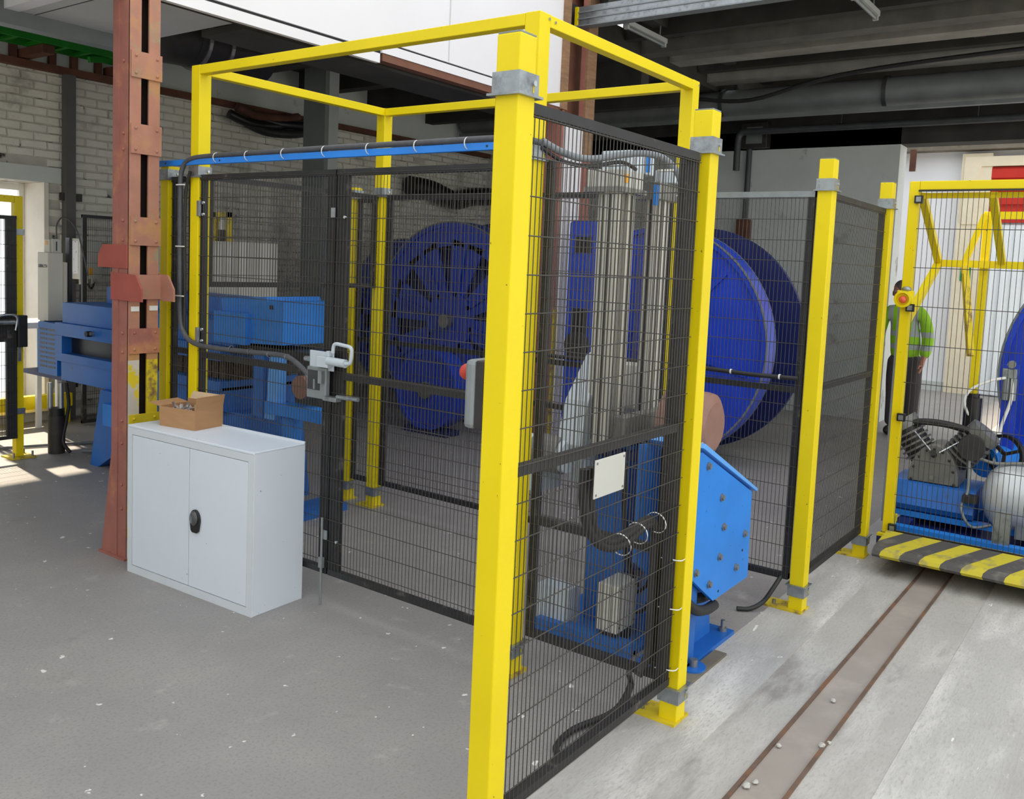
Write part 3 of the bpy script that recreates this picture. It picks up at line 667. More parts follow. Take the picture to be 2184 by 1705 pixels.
part(tc, 'conduit_run', MB().tube([(1.04, 0.632, 2.115), (1.12, 0.60, 2.085), (1.22, 0.57, 2.07), (1.32, 0.54, 2.08), (1.42, 0.48, 2.105), (1.50, 0.42, 2.115), (1.56, 0.36, 2.09), (1.60, 0.31, 2.0), (1.60, 0.30, 1.8), (1.60, 0.30, 1.3), (1.60, 0.31, 0.9)], 0.014, 10), 'conduit_light')
part(tc, 'cable', MB().tube([(1.04, 0.632, 2.09), (1.14, 0.60, 2.05), (1.28, 0.56, 2.045), (1.42, 0.50, 2.075), (1.55, 0.50, 2.06)], 0.008, 8), 'rubber')
part(tc, 'cable_tie', B(1.555, 0.33, 2.05, 1.585, 0.40, 2.058).box(1.59, 0.28, 1.95, 1.63, 0.33, 1.956), 'whiteplastic')

# gate lock
lk = thing('gate_lock', 'pale steel sliding bolt lock on the mesh gates', 'lock', (0.98, 1.77, 0.98))
X0 = 0.985
part(lk, 'mount_plate', B(X0, 1.690, 1.118, X0+0.006, 1.852, 1.205), 'paleblue', 0.003)
part(lk, 'switch_box', B(X0-0.012, 1.725, 0.985, X0+0.014, 1.855, 1.130), 'galv_dull', 0.004)
part(lk, 'switch_face', B(X0-0.015, 1.765, 1.025, X0-0.011, 1.846, 1.115), 'glassy')
part(lk, 'switch_tongue', B(X0-0.03, 1.735, 1.06, X0-0.014, 1.760, 1.118).box(X0-0.022, 1.79, 1.03, X0-0.013, 1.80, 1.075), 'galv')
part(lk, 'bolt_block', B(X0-0.028, 1.700, 1.135, X0, 1.775, 1.185), 'paleblue', 0.003)
part(lk, 'lug', B(X0-0.02, 1.700, 1.185, X0, 1.722, 1.212), 'paleblue', 0.004)
part(lk, 'bolt_sleeve', MB().cyl((X0-0.02, 1.705, 1.168), (X0-0.02, 1.590, 1.166), 0.019, 14), 'paleblue')
part(lk, 'bolt_end', MB().cyl((X0-0.005, 1.875, 1.163), (X0-0.005, 1.85, 1.163), 0.012, 12), 'galv')
part(lk, 'pull_handle', MB().tube([(X0-0.022, 1.672, 1.207), (X0-0.022, 1.668, 1.238), (X0-0.022, 1.652, 1.250), (X0-0.022, 1.60, 1.247), (X0-0.022, 1.565, 1.243), (X0-0.022, 1.552, 1.228), (X0-0.022, 1.556, 1.182), (X0-0.022, 1.568, 1.168), (X0-0.02, 1.60, 1.166)], 0.0085, 10, sub=4), 'paleblue')
part(lk, 'keeper', B(X0-0.03, 1.640, 0.985, X0+0.008, 1.725, 1.005), 'galv', 0.003)
part(lk, 'keeper_pin', MB().cyl((X0-0.01, 1.65, 1.008), (X0-0.01, 1.515, 1.012), 0.010, 10), 'galv')
part(lk, 'cable_end', MB().tube([(X0-0.005, 1.865, 1.09), (X0-0.005, 1.85, 1.07)], 0.007, 8, sub=1), 'conduit_light')

# emergency stop box on the back of the near post
es = thing('emergency_stop_box', 'grey box with red push button behind the thick near post', 'switch box', (0, 0.08, 1.216))
part(es, 'base', B(-0.034, 0.0365, 1.217, 0.05, 0.062, 1.394), 'pump_dark', 0.003)
part(es, 'cover', B(-0.036, 0.062, 1.216, 0.052, 0.098, 1.395), 'galv_dull', 0.012)
part(es, 'button_neck', MB().cyl((0.008, 0.098, 1.356), (0.008, 0.108, 1.356), 0.014, 16), 'beige')
part(es, 'button', MB().lathe((0.008, 0.106, 1.356), (0, 1, 0), [(0.0, 0.0), (0.016, 0.0), (0.0215, 0.010), (0.0215, 0.022), (0.017, 0.030), (0.0, 0.032)], 24), 'red')

# cables hanging on the near screen
hs = thing('hose_loop', 'pair of black hoses looping below the blank plate on the near screen', 'hose', (0.75, 0.04, 0.2))
for k, (o, dz) in enumerate(((0.0, 0.0), (0.036, 0.014))):
    part(hs, 'hose', MB().tube([(0.50+o, 0.045, 1.03), (0.505+o, 0.045, 0.92), (0.55+o*0.8, 0.045, 0.82), (0.65+o*0.4, 0.045, 0.752+dz), (0.78, 0.045, 0.735+dz*2), (0.93, 0.045, 0.765+dz), (1.0, 0.05, 0.73+dz), (1.045-o*0.4, 0.06, 0.62), (1.05-o*0.4, 0.06, 0.42), (1.045-o*0.4, 0.06, 0.26), (1.0, 0.08, 0.20-dz)], 0.0165, 10), 'rubber')
for (x, z) in ((0.725, 0.745), (0.84, 0.757), (0.975, 0.765)):
    part(hs, 'cable_tie', MB().lathe((x, 0.03, z), (1, 0, 0.2), [(0.0375, -0.002), (0.0392, -0.002), (0.0392, 0.002), (0.0375, 0.002)], 16), 'whiteplastic')
for z in (0.62, 0.44, 0.215): part(hs, 'cable_tie', MB().tube([(1.03, 0.03, z+0.006), (1.06, -0.028, z), (1.10, -0.03, z-0.002)], 0.0022, 6), 'whiteplastic')
hs2 = solo('cable_coil', MB().tube([(1.0, 0.10, 0.15), (0.95, 0.12, 0.05), (0.85, 0.16, 0.02), (0.72, 0.16, 0.014), (0.64, 0.14, 0.014), (0.66, 0.20, 0.014), (0.8, 0.22, 0.014), (0.98, 0.16, 0.03), (1.02, 0.12, 0.12), (0.97, 0.10, 0.20)], 0.011, 8), 'rubber', 'black cable loop lying on the floor behind the near screen', 'cable')
solo('cable_coil', MB().tube([(2.50, 0.08, 0.16), (2.44, 0.10, 0.10), (2.40, 0.13, 0.04), (2.34, 0.17, 0.014), (2.30, 0.22, 0.014)], 0.011, 8), 'rubber', 'black cable arching to the floor beside the third yellow post', 'cable')

# ------------------------------------------------------------------ cabinet and box
cb_ = thing('metal_cabinet', 'white two-door metal cabinet in front of the mesh gate', 'cabinet', (0, 0, 0))
D, W, Hh = 0.305, 0.945, 0.757
part(cb_, 'carcass', B(0.003, 0, 0.0, D, 0.012, Hh-0.004).box(0.003, W-0.012, 0, D, W, Hh-0.004).box(0.012, 0.012, 0.01, D, W-0.012, 0.03).box(D-0.01, 0.012, 0.03, D, W-0.012, Hh-0.004), 'cabinet', 0.002)
part(cb_, 'top', B(0.0, 0, Hh-0.012, D, W, Hh), 'cabinet', 0.003)
part(cb_, 'back_rim', B(D-0.006, 0.0, Hh, D, W, Hh+0.008), 'cabinet_edge')
part(cb_, 'front_frame', B(0.0, 0.001, 0, 0.012, 0.036, Hh-0.012).box(0, W-0.036, 0, 0.012, W-0.001, Hh-0.012).box(0, 0.036, 0, 0.012, W-0.036, 0.038).box(0, 0.036, Hh-0.046, 0.012, W-0.036, Hh-0.012), 'cabinet_edge')
part(cb_, 'gap_shadow', B(0.010, 0.03, 0.03, 0.013, W-0.03, Hh-0.04), 'blackplastic')
mid = 0.455
for ya, yb in ((0.039, mid-0.002), (mid+0.002, W-0.039)):
    part(cb_, 'door', B(0.001, ya, 0.041, 0.010, yb, Hh-0.049), 'cabinet', 0.002)
hy, hz = 0.398, 0.372
hd = part(cb_, 'handle', MB().prism([(hy+0.036*math.cos(a), hz+0.052*math.sin(a)) for a in [i*math.pi/14 for i in range(0, 15)]]+[(hy-0.026, hz-0.050), (hy-0.016, hz-0.059), (hy+0.016, hz-0.059), (hy+0.026, hz-0.050)], 'YZ', -0.012, 0.0), 'blackplastic', 0.002)
part(hd, 'turn_knob', MB().ball((-0.014, hy, hz+0.012), 0.029, 0.45, 0.95, 1.25), 'greyplastic')
part(hd, 'key_slot', B(-0.030, hy-0.004, hz-0.008, -0.024, hy+0.004, hz+0.028), 'galv')
cb_.location = (0.692, 1.868, 0); cb_.rotation_euler = (0, 0, math.radians(2.4))

bx_ = thing('cardboard_box', 'open brown cardboard box on the white cabinet', 'box', (0, 0, 0))
a, b, hh, tk = 0.185, 0.245, 0.098, 0.004
part(bx_, 'wall', B(0, 0, 0, tk, b, hh), 'card')
part(bx_, 'wall', B(a-tk, 0, 0, a, b, hh+0.02), 'card')
part(bx_, 'wall', B(tk, 0, 0, a-tk, tk, hh), 'card')
part(bx_, 'wall', B(tk, b-tk, 0, a-tk, b, hh), 'card')
part(bx_, 'bottom', B(tk, tk, 0, a-tk, b-tk, tk), 'card_in')
part(bx_, 'flap', MB().beam((a/2, 0.002, hh), (a/2, -0.012, hh+0.066), tk, a-0.004, (1, 0, 0)), 'card')
part(bx_, 'flap', MB().beam((a/2, b-0.002, hh), (a/2, b+0.075, hh+0.012), tk, a-0.004, (1, 0, 0)), 'card')
part(bx_, 'flap', MB().beam((a-0.002, b/2, hh+0.02), (a+0.02, b/2, hh+0.055), tk, b-0.03, (0, 1, 0)), 'card_in')
part(bx_, 'liner', B(0.006, 0.006, 0.03, 0.009, b-0.006, hh-0.004).box(0.006, 0.006, 0.03, a-0.006, 0.009, hh+0.03), 'card_in')
bx_.location = (0.790, 2.452, Hh+0.0005); bx_.rotation_euler = (0, 0, math.radians(9))
cl = MB(); r = random.Random(5)
for i in range(26):
    cx, cy = r.uniform(0.03, 0.155), r.uniform(0.03, 0.215)
    p = Vector((cx, cy, r.uniform(0.06, 0.10))); d = Vector((r.uniform(-1, 1), r.uniform(-1, 1), r.uniform(-0.4, 0.6))).normalized()*r.uniform(0.012, 0.035)
    cl.beam(p-d, p+d, r.uniform(0.006, 0.02), r.uniform(0.003, 0.01))
ck = bpy.data.objects.new('small_scrap', cl.mesh('small_scrap', 'clutter')); COL.objects.link(ck)
ck.location = bx_.location; ck.rotation_euler = bx_.rotation_euler
ck['label'] = 'heap of small metal scraps inside the cardboard box'; ck['category'] = 'scrap'; ck['kind'] = 'stuff'

# ================================================================== CABLE REELS
def reel(label, yc, x0, R, zc, wd, spoked, group='big blue cable reels'):
    t = thing('cable_reel', label, 'cable reel', (x0+wd/2, yc, 0), group)
    c = (x0, yc, zc)
    def plate(xa, holes):
        if not holes:
            part(t, 'flange', MB().cyl((xa, yc, zc), (xa+0.03, yc, zc), R-0.03, 64), 'blue_reel')
        else:
            part(t, 'hub', MB().cyl((xa-0.03, yc, zc), (xa+0.03, yc, zc), R*0.30, 40), 'blue_reel')
            n = 8
            for k in range(n):
                th = 2*math.pi*(k+0.3)/n; d = Vector((0, math.cos(th), math.sin(th))); s_ = Vector((0, -math.sin(th), math.cos(th)))
                p, q = Vector((xa, yc, zc))+d*R*0.26, Vector((xa, yc, zc))+d*R*0.80
                w0, w1 = R*0.09, R*0.21
                vs = [p-s_*w0, p+s_*w0, q+s_*w1, q-s_*w1]
                part(t, 'spoke', MB().add([v for v in vs]+[v+Vector((0.03, 0, 0)) for v in vs], [(0, 1, 2, 3), (7, 6, 5, 4), (0, 4, 5, 1), (1, 5, 6, 2), (2, 6, 7, 3), (3, 7, 4, 0)]), 'blue_reel')
                part(t, 'rib', MB().beam(p+Vector((-0.02, 0, 0)), q+Vector((-0.02, 0, 0)), 0.04, 0.02, (1, 0, 0)), 'blue_reel')
            part(t, 'flange_ring', MB().lathe((xa, yc, zc), (1, 0, 0), [(R*0.76, 0.0), (R-0.03, 0.0), (R-0.03, 0.03), (R*0.76, 0.03)], 64), 'blue_reel')
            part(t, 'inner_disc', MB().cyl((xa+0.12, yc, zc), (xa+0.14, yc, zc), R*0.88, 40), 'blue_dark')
    plate(x0, spoked)
    if not spoked:
        part(t, 'hub', MB().lathe((x0, yc, zc), (-1, 0, 0), [(0.10, 0.0), (0.22, 0.0), (0.20, 0.05), (0.10, 0.05)], 32), 'blue_reel')
        for k in range(6):
            th = 2*math.pi*(k+0.23)/6
            part(t, 'rib', MB().beam((x0-0.012, yc+0.24*math.cos(th), zc+0.24*math.sin(th)), (x0-0.006, yc+0.86*R*math.cos(th), zc+0.86*R*math.sin(th)), 0.05, 0.024, (1, 0, 0)), 'blue_reel')
        for k in range(5):
            th = 2*math.pi*(k+0.1)/5
            part(t, 'drive_hole', MB().cyl((x0-0.003, yc+0.45*math.cos(th), zc+0.45*math.sin(th)), (x0+0.002, yc+0.45*math.cos(th), zc+0.45*math.sin(th)), 0.05, 20), 'blackplastic')
    part(t, 'rim', MB().lathe(c, (1, 0, 0), [(R-0.05, -0.03), (R, -0.03), (R, 0.16), (R-0.02, 0.17), (R-0.05, 0.16)], 72), 'blue_reel')
    part(t, 'rim_edge', MB().lathe(c, (1, 0, 0), [(R-0.012, -0.036), (R+0.003, -0.036), (R+0.003, -0.028), (R-0.012, -0.028)], 72).lathe(c, (1, 0, 0), [(R-0.012, 0.155), (R+0.003, 0.155), (R+0.003, 0.163), (R-0.012, 0.163)], 72), 'greysteel')
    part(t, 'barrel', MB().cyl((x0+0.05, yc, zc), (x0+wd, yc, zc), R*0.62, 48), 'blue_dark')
    part(t, 'far_flange', MB().cyl((x0+wd, yc, zc), (x0+wd+0.05, yc, zc), R+0.03, 64), 'blue_dark')  # darker blue: shade between the flanges put into the colour
    part(t, 'shaft', MB().cyl((x0-0.12, yc, zc), (x0+wd+0.15, yc, zc), 0.07, 20), 'steel')
    return t
reel('solid blue cable reel behind the roller stand and rear fence', 2.23, 5.26, 1.01, 1.02, 0.82, False)
reel('spoked blue cable reel seen through the right gate leaf', 4.59, 5.26, 1.02, 1.03, 0.75, True)
reel('blue cable reel half hidden behind the spoked one, by the wall', 6.02, 6.1, 0.93, 0.96, 0.6, True)
sr = thing('small_reel', 'small purple blue drum at the foot of the spoked reel', 'drum', (4.55, 4.22, 0), None)
part(sr, 'disc', MB().cyl((4.50, 4.22, 0.42), (4.55, 4.22, 0.42), 0.36, 40), 'blue_reel')
part(sr, 'rim', MB().lathe((4.50, 4.22, 0.42), (1, 0, 0), [(0.34, -0.02), (0.38, -0.02), (0.38, 0.2), (0.34, 0.2)], 40), 'blue_reel')
part(sr, 'hub', MB().cyl((4.46, 4.22, 0.42), (4.52, 4.22, 0.42), 0.08, 20), 'steel')
part(sr, 'cradle', B(4.48, 3.95, 0, 4.68, 4.49, 0.05), 'blue_dark')
for i, (y, xx, hgt, lb) in enumerate(((2.53, 4.45, 2.02, 'blue upright of the solid reel stand beside the brown column'), (1.98, 4.72, 1.98, 'slim blue upright in front of the solid reel'))):
    wd = 0.27 if i == 0 else 0.13
    t = thing('reel_stand', lb, 'stand', (xx, y, 0), 'blue reel stand uprights')
    part(t, 'upright', MB().prism([(y-wd/2, 0.03), (y+wd/2, 0.03), (y+wd/2, hgt-0.02), (y+wd/2-0.02, hgt), (y-wd/2, hgt)], 'YZ', xx, xx+0.12), 'blue_reel')
    part(t, 'slot', B(xx-0.003, y-wd*0.3, hgt-0.26, xx+0.002, y+wd*0.3, hgt-0.13), 'blackplastic')
    part(t, 'slot', B(xx-0.003, y-wd*0.25, 1.1, xx+0.002, y+wd*0.3, 1.3), 'blackplastic')
    part(t, 'bearing', MB().cyl((xx-0.05, y, 1.0), (xx+0.0, y, 1.0), 0.11, 24), 'pump_dark')
    part(t, 'foot', B(xx-0.15, y-wd*0.8, 0, xx+0.2, y+wd*0.8, 0.03), 'blue_reel')
    part(t, 'gusset', MB().prism([(xx-0.15, 0.03), (xx, 0.03), (xx, 0.4)], 'XZ', y-0.015, y+0.015), 'blue_reel')

# ================================================================== ROLLER STAND in the gap of the fence row
rs = thing('roller_stand', 'bright blue bolted roller stand between the second and third yellow posts', 'machine', (1.8, 0.25, 0))
sp = part(rs, 'side_plate', MB().prism([(1.42, 0.44), (1.70, 0.255), (2.09, 0.258), (2.075, 0.66), (1.50, 0.925), (1.42, 0.93)], 'XZ', 0.10, 0.118), 'blue', 0.002)
for (x, z) in ((1.56, 0.86), (1.72, 0.70), (1.76, 0.565), (1.735, 0.44), (2.01, 0.48), (1.64, 0.345), (1.50, 0.30+0.13), (1.93, 0.345)):
    part(sp, 'bolt', MB().cyl((x, 0.086, z), (x, 0.101, z), 0.012, 6).cyl((x, 0.094, z), (x, 0.101, z), 0.017, 12), 'steel')
part(sp, 'hole', MB().cyl((2.0, 0.0985, 0.405), (2.0, 0.101, 0.405), 0.006, 8).cyl((1.75, 0.0985, 0.285), (1.75, 0.101, 0.285), 0.006, 8), 'blackplastic')
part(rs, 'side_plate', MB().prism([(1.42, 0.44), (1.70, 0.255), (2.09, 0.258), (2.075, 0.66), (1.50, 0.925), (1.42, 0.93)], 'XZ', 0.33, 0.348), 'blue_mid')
for y in (0.09, 0.235):
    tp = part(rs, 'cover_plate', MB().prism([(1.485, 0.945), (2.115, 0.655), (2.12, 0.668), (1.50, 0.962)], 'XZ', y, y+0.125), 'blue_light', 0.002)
    part(tp, 'bolt', rivets([(1.53, y+0.03, 0.95), (1.53, y+0.10, 0.95), (1.80, y+0.062, 0.828), (2.08, y+0.062, 0.70)], 0.011), 'steel')
part(rs, 'end_plate', B(2.09, 0.118, 0.258, 2.10, 0.33, 0.66), 'blue_mid')
part(rs, 'ear_plate', MB().prism([(1.83, 0.80), (1.96, 0.74), (1.98, 0.86), (1.90, 0.98), (1.84, 1.02)], 'XZ', 0.372, 0.388), 'blue_light')
part(rs, 'roller', MB().lathe((1.70, 0.14, 1.0), (0, 1, 0), [(0.0, 0.0), (0.10, 0.0), (0.135, 0.02), (0.14, 0.05), (0.14, 0.21), (0.0, 0.21)], 32), 'leather')
part(rs, 'knob', MB().cyl((2.10, 0.20, 0.46), (2.17, 0.20, 0.46), 0.062, 24).cyl((2.17, 0.20, 0.46), (2.18, 0.20, 0.46), 0.055, 24), 'pump_dark')
part(rs, 'leg', MB().prism([(1.50, 0.02), (1.93, 0.02), (1.88, 0.27), (1.55, 0.40), (1.50, 0.40)], 'XZ', 0.20, 0.225), 'blue_mid')
part(rs, 'leg', MB().prism([(1.50, 0.02), (1.60, 0.02), (1.60, 0.40), (1.50, 0.40)], 'XZ', 0.13, 0.15), 'blue_mid')
part(rs, 'foot_plate', B(1.46, 0.12, 0, 2.02, 0.32, 0.02), 'blue_mid')
part(rs, 'foot_plate', MB().cyl((1.55, 0.115, 0), (1.55, 0.115, 0.02), 0.06, 20), 'blue_mid')
part(rs, 'anchor_bolt', MB().cyl((1.98, 0.16, 0.02), (1.98, 0.16, 0.07), 0.010, 8).cyl((1.98, 0.16, 0.02), (1.98, 0.16, 0.035), 0.02, 6).cyl((1.55, 0.105, 0.02), (1.55, 0.105, 0.05), 0.018, 6), 'steel')
part(rs, 'hydraulic_hose', MB().tube([(1.42, 0.13, 0.36), (1.50, 0.10, 0.28), (1.62, 0.10, 0.24), (1.74, 0.11, 0.225)], 0.022, 10).tube([(1.6, 0.17, 0.27), (1.75, 0.16, 0.245), (1.84, 0.16, 0.25)], 0.022, 10), 'rubber')
part(rs, 'angle_post', B(1.60, 0.325, 0.02, 1.625, 0.355, 0.98).box(1.60, 0.325, 0.02, 1.635, 0.33, 0.98), 'blue')
solo('wood_board', B(1.40, 0.055, 0.0012, 1.78, 0.110, 0.012), 'lintel', 'dirty wooden board on the floor under the roller stand', 'board')

# ================================================================== LIFT UNIT inside the cage
lu = thing('lift_unit', 'blue lift unit with tall silver guide columns behind the near screen', 'machine', (1.8, 0.62, 0))
part(lu, 'base_plate', B(1.50, 0.36, 0.0, 2.08, 0.88, 0.02), 'blue_mid')
part(lu, 'base_rail', B(1.46, 0.84, 0.0, 1.53, 0.36, 0.055), 'blue_mid')
part(lu, 'pedestal', B(1.68, 0.52, 0.02, 2.04, 0.72, 0.86), 'blue_mid', 0.004)
part(lu, 'pedestal_flange', B(1.64, 0.48, 0.80, 2.10, 0.78, 0.84).box(1.66, 0.50, 0.24, 2.02, 0.52, 0.27), 'blue_dark')
gc = ((1.56, 0.60, 0.034), (1.65, 0.60, 0.034), (1.88, 0.58, 0.026), (1.97, 0.58, 0.026), (1.62, 0.67, 0.03))
for (x, y, r_) in gc:
    cc = part(lu, 'guide_column', B(x-r_, y-r_, 0.86, x+r_, y+r_, 1.98), 'alu', 0.004)
    part(cc, 'groove', B(x-0.006, y-r_-0.001, 0.88, x+0.006, y-r_+0.004, 1.96).box(x-r_-0.001, y-0.006, 0.88, x-r_+0.004, y+0.006, 1.96), 'pump_dark')
part(lu, 'head_plate', B(1.50, 0.53, 1.965, 1.72, 0.72, 1.985), 'steel')
part(lu, 'head_block', B(1.505, 0.54, 1.985, 1.70, 0.71, 2.06), 'beige_box', 0.004)
part(lu, 'head_block', B(1.60, 0.55, 2.06, 1.82, 0.70, 2.15), 'paleblue', 0.004)
part(lu, 'head_block', B(1.84, 0.53, 1.96, 2.06, 0.66, 2.04), 'steel', 0.004)
part(lu, 'head_block', B(1.92, 0.50, 2.04, 2.12, 0.60, 2.10), 'paleblue', 0.004)
part(lu, 'valve', B(1.735, 0.54, 2.07, 1.755, 0.552, 2.14).box(1.79, 0.52, 1.93, 1.812, 0.535, 2.02).box(1.98, 0.485, 2.05, 2.005, 0.502, 2.095), 'blue')
part(lu, 'warning_label', B(1.525, 0.536, 2.005, 1.56, 0.541, 2.04), 'orange_label')
part(lu, 'carriage', B(1.58, 0.50, 0.88, 2.06, 0.56, 1.0), 'pump_grey', 0.004)
part(lu, 'hood', MB().prism([(1.62, 0.66), (1.50, 0.86), (1.56, 1.05), (1.72, 1.24), (1.84, 1.28), (1.86, 1.20), (1.74, 1.10), (1.66, 0.95), (1.70, 0.80)], 'XZ', 0.68, 0.80), 'paleblue', 0.006)
part(lu, 'hood', MB().prism([(1.86, 1.20), (1.98, 1.20), (2.04, 1.06), (2.02, 0.93), (1.92, 0.90), (1.85, 1.0)], 'XZ', 0.60, 0.72), 'beige', 0.006)
part(lu, 'motor', MB().cyl((1.52, 0.74, 0.80), (1.52, 0.98, 0.80), 0.075, 20), 'paleblue')
part(lu, 'motor_fin', MB().lathe((1.52, 0.84, 0.80), (0, 1, 0), [(0.07, -0.07), (0.085, -0.07), (0.085, 0.07), (0.07, 0.07)], 20), 'pump_grey')
part(lu, 'tray', B(1.48, 0.86, 0.62, 1.66, 1.0, 0.74), 'paleblue', 0.006)
part(lu, 'air_cylinder', MB().cyl((1.72, 0.44, 0.92), (2.1, 0.44, 0.86), 0.028, 14), 'blackplastic')
part(lu, 'hose', MB().tube([(1.60, 0.50, 0.80), (1.56, 0.47, 0.60), (1.58, 0.46, 0.40), (1.68, 0.45, 0.24)], 0.012, 8).tube([(1.75, 0.48, 0.86), (1.9, 0.42, 0.80), (2.0, 0.40, 0.88)], 0.014, 8), 'rubber')
part(lu, 'control_box', B(1.49, 0.44, 0.075, 1.66, 0.54, 0.285), 'beige', 0.004)
part(lu, 'box_screw', rivets([(1.51, 0.438, 0.10), (1.64, 0.438, 0.10), (1.51, 0.438, 0.262), (1.64, 0.438, 0.262)], 0.005), 'pump_dark')
part(lu, 'box_foot', B(1.50, 0.45, 0.02, 1.64, 0.53, 0.075), 'pump_dark')
part(lu, 'cable', MB().tube([(1.66, 0.47, 0.20), (1.74, 0.44, 0.22), (1.80, 0.43, 0.30), (1.76, 0.44, 0.12), (1.66, 0.46, 0.12)], 0.008, 8), 'rubber')
part(lu, 'tray_plate', B(1.50, 0.70, 0.02, 1.60, 0.86, 0.20), 'paleblue')

# ================================================================== CATERPILLAR MACHINE on the left
cm = thing('caterpillar_machine', 'long blue caterpillar haul-off machine behind the rusty column', 'machine', (2.0, 4.4, 0))
part(cm, 'lower_body', B(1.74, 3.55, 0.585, 2.35, 5.60, 0.76), 'blue_mid', 0.004)
part(cm, 'lower_cover', B(1.72, 3.55, 0.735, 2.37, 5.655, 0.80), 'blue_mid', 0.003)
part(cm, 'upper_cover', B(1.72, 3.55, 0.935, 2.37, 5.655, 1.035), 'blue_mid', 0.003)
part(cm, 'upper_body', B(1.75, 3.45, 1.035, 2.35, 5.60, 1.195), 'blue_mid', 0.004)
part(cm, 'top_box', B(2.0, 3.2, 1.195, 2.35, 5.40, 1.325), 'blue_mid', 0.004)
part(cm, 'end_stile', B(1.72, 5.55, 0.80, 1.80, 5.655, 0.935), 'blue_mid')
part(cm, 'track_slot', B(1.86, 3.55, 0.80, 2.30, 5.55, 0.935), 'brush')
part(cm, 'track_dark', B(1.80, 4.9, 0.80, 1.87, 5.55, 0.935), 'blackplastic')
for i in range(16): part(cm, 'track_pad', B(1.80, 3.6+i*0.08, 0.805, 1.86, 3.665+i*0.08, 0.93), 'brush')
part(cm, 'knob', MB().cyl((1.68, 5.12, 0.985), (1.72, 5.12, 0.985), 0.022, 12), 'blackplastic')
part(cm, 'knob', MB().cyl((1.69, 5.08, 0.99), (1.72, 5.08, 0.99), 0.014, 10), 'steel')
# slotted ventilation guard at the left end
gd = part(cm, 'vent_guard', B(1.74, 5.66, 0.605, 2.30, 5.96, 1.02), 'blue_mid')
for i in range(9):
    for j in range(2):
        part(gd, 'vent_slot', B(1.7385, 5.69+j*0.13, 0.66+i*0.037, 1.7405, 5.80+j*0.13, 0.676+i*0.037), 'blackplastic')
part(cm, 'vent_guard', B(1.9, 5.96, 0.56, 2.3, 6.30, 0.92), 'blue_mid')
part(cm, 'shelf', B(1.78, 5.60, 0.565, 2.3, 6.3, 0.60), 'blue_dark')
part(cm, 'pedestal', MB().prism([(4.30, 0.585), (4.95, 0.585), (5.09, 0.0), (4.98, 0.0), (4.75, 0.13), (4.40, 0.13), (4.22, 0.0), (4.12, 0.0)], 'YZ', 1.70, 2.30), 'blue_mid')
part(cm, 'pedestal_box', B(1.66, 4.5, 0.34, 1.70, 4.85, 0.50), 'blue')
jk = part(cm, 'jack_leg', MB().cyl((1.72, 5.63, 0.0), (1.72, 5.63, 0.30), 0.062, 18), 'pump_dark')
part(jk, 'jack_tube', MB().cyl((1.72, 5.63, 0.06), (1.72, 5.63, 0.34), 0.055, 18).cyl((1.72, 5.63, 0.30), (1.72, 5.63, 0.36), 0.058, 18), 'blackplastic')
part(jk, 'jack_rod', MB().cyl((1.69, 5.67, 0.34), (1.69, 5.67, 0.56), 0.022, 14).cyl((1.74, 5.60, 0.34), (1.74, 5.60, 0.56), 0.022, 14), 'chrome')
part(jk, 'jack_hose', MB().tube([(1.76, 5.56, 0.56), (1.78, 5.56, 0.4), (1.77, 5.58, 0.25), (1.74, 5.57, 0.10), (1.76, 5.50, 0.02)], 0.014, 8), 'rubber')
# right end: guards, outlet frame, legs, seen through the gate
part(cm, 'end_guard', MB().prism([(2.98, 1.085), (3.55, 1.06), (3.60, 1.34), (3.15, 1.375), (3.14, 1.35), (2.98, 1.35)], 'YZ', 1.76, 2.20), 'blue', 0.004)
part(cm, 'end_guard', B(1.72, 3.30, 1.06, 1.765, 3.62, 1.26), 'blue', 0.003)
part(cm, 'guard_hole', B(1.756, 3.08, 1.30, 1.762, 3.11, 1.325), 'blackplastic')
part(cm, 'outlet_table', B(1.80, 2.68, 0.985, 2.02, 3.55, 1.055), 'pump_dark')
part(cm, 'outlet_frame', B(1.76, 3.16, 0.62, 1.80, 3.26, 1.02), 'blue_mid')
part(cm, 'outlet_frame', MB().prism([(2.99, 0.70), (2.99, 1.01), (3.08, 1.01), (3.10, 0.74), (3.12, 0.62), (3.03, 0.62)], 'YZ', 1.74, 1.80), 'blue_light')
part(cm, 'outlet_frame', B(1.72, 2.58, 0.66, 1.84, 3.10, 0.73), 'blue')
part(cm, 'outlet_leg', B(1.78, 2.90, 0.05, 1.86, 3.0, 0.64), 'blue')
part(cm, 'outlet_foot', B(1.70, 2.84, 0.0, 2.2, 3.06, 0.05), 'blue_mid')
part(cm, 'outlet_roller', MB().cyl((1.72, 2.775, 0.855), (1.92, 2.775, 0.855), 0.07, 20), 'leather')
part(cm, 'support_plate', MB().prism([(3.3, 0.0), (3.75, 0.0), (3.68, 0.6), (3.40, 0.6)], 'YZ', 1.80, 2.28), 'blue_mid')
part(cm, 'pipe_bracket', B(1.98, 5.3, 1.325, 2.0, 5.34, 1.33), 'blue_mid')
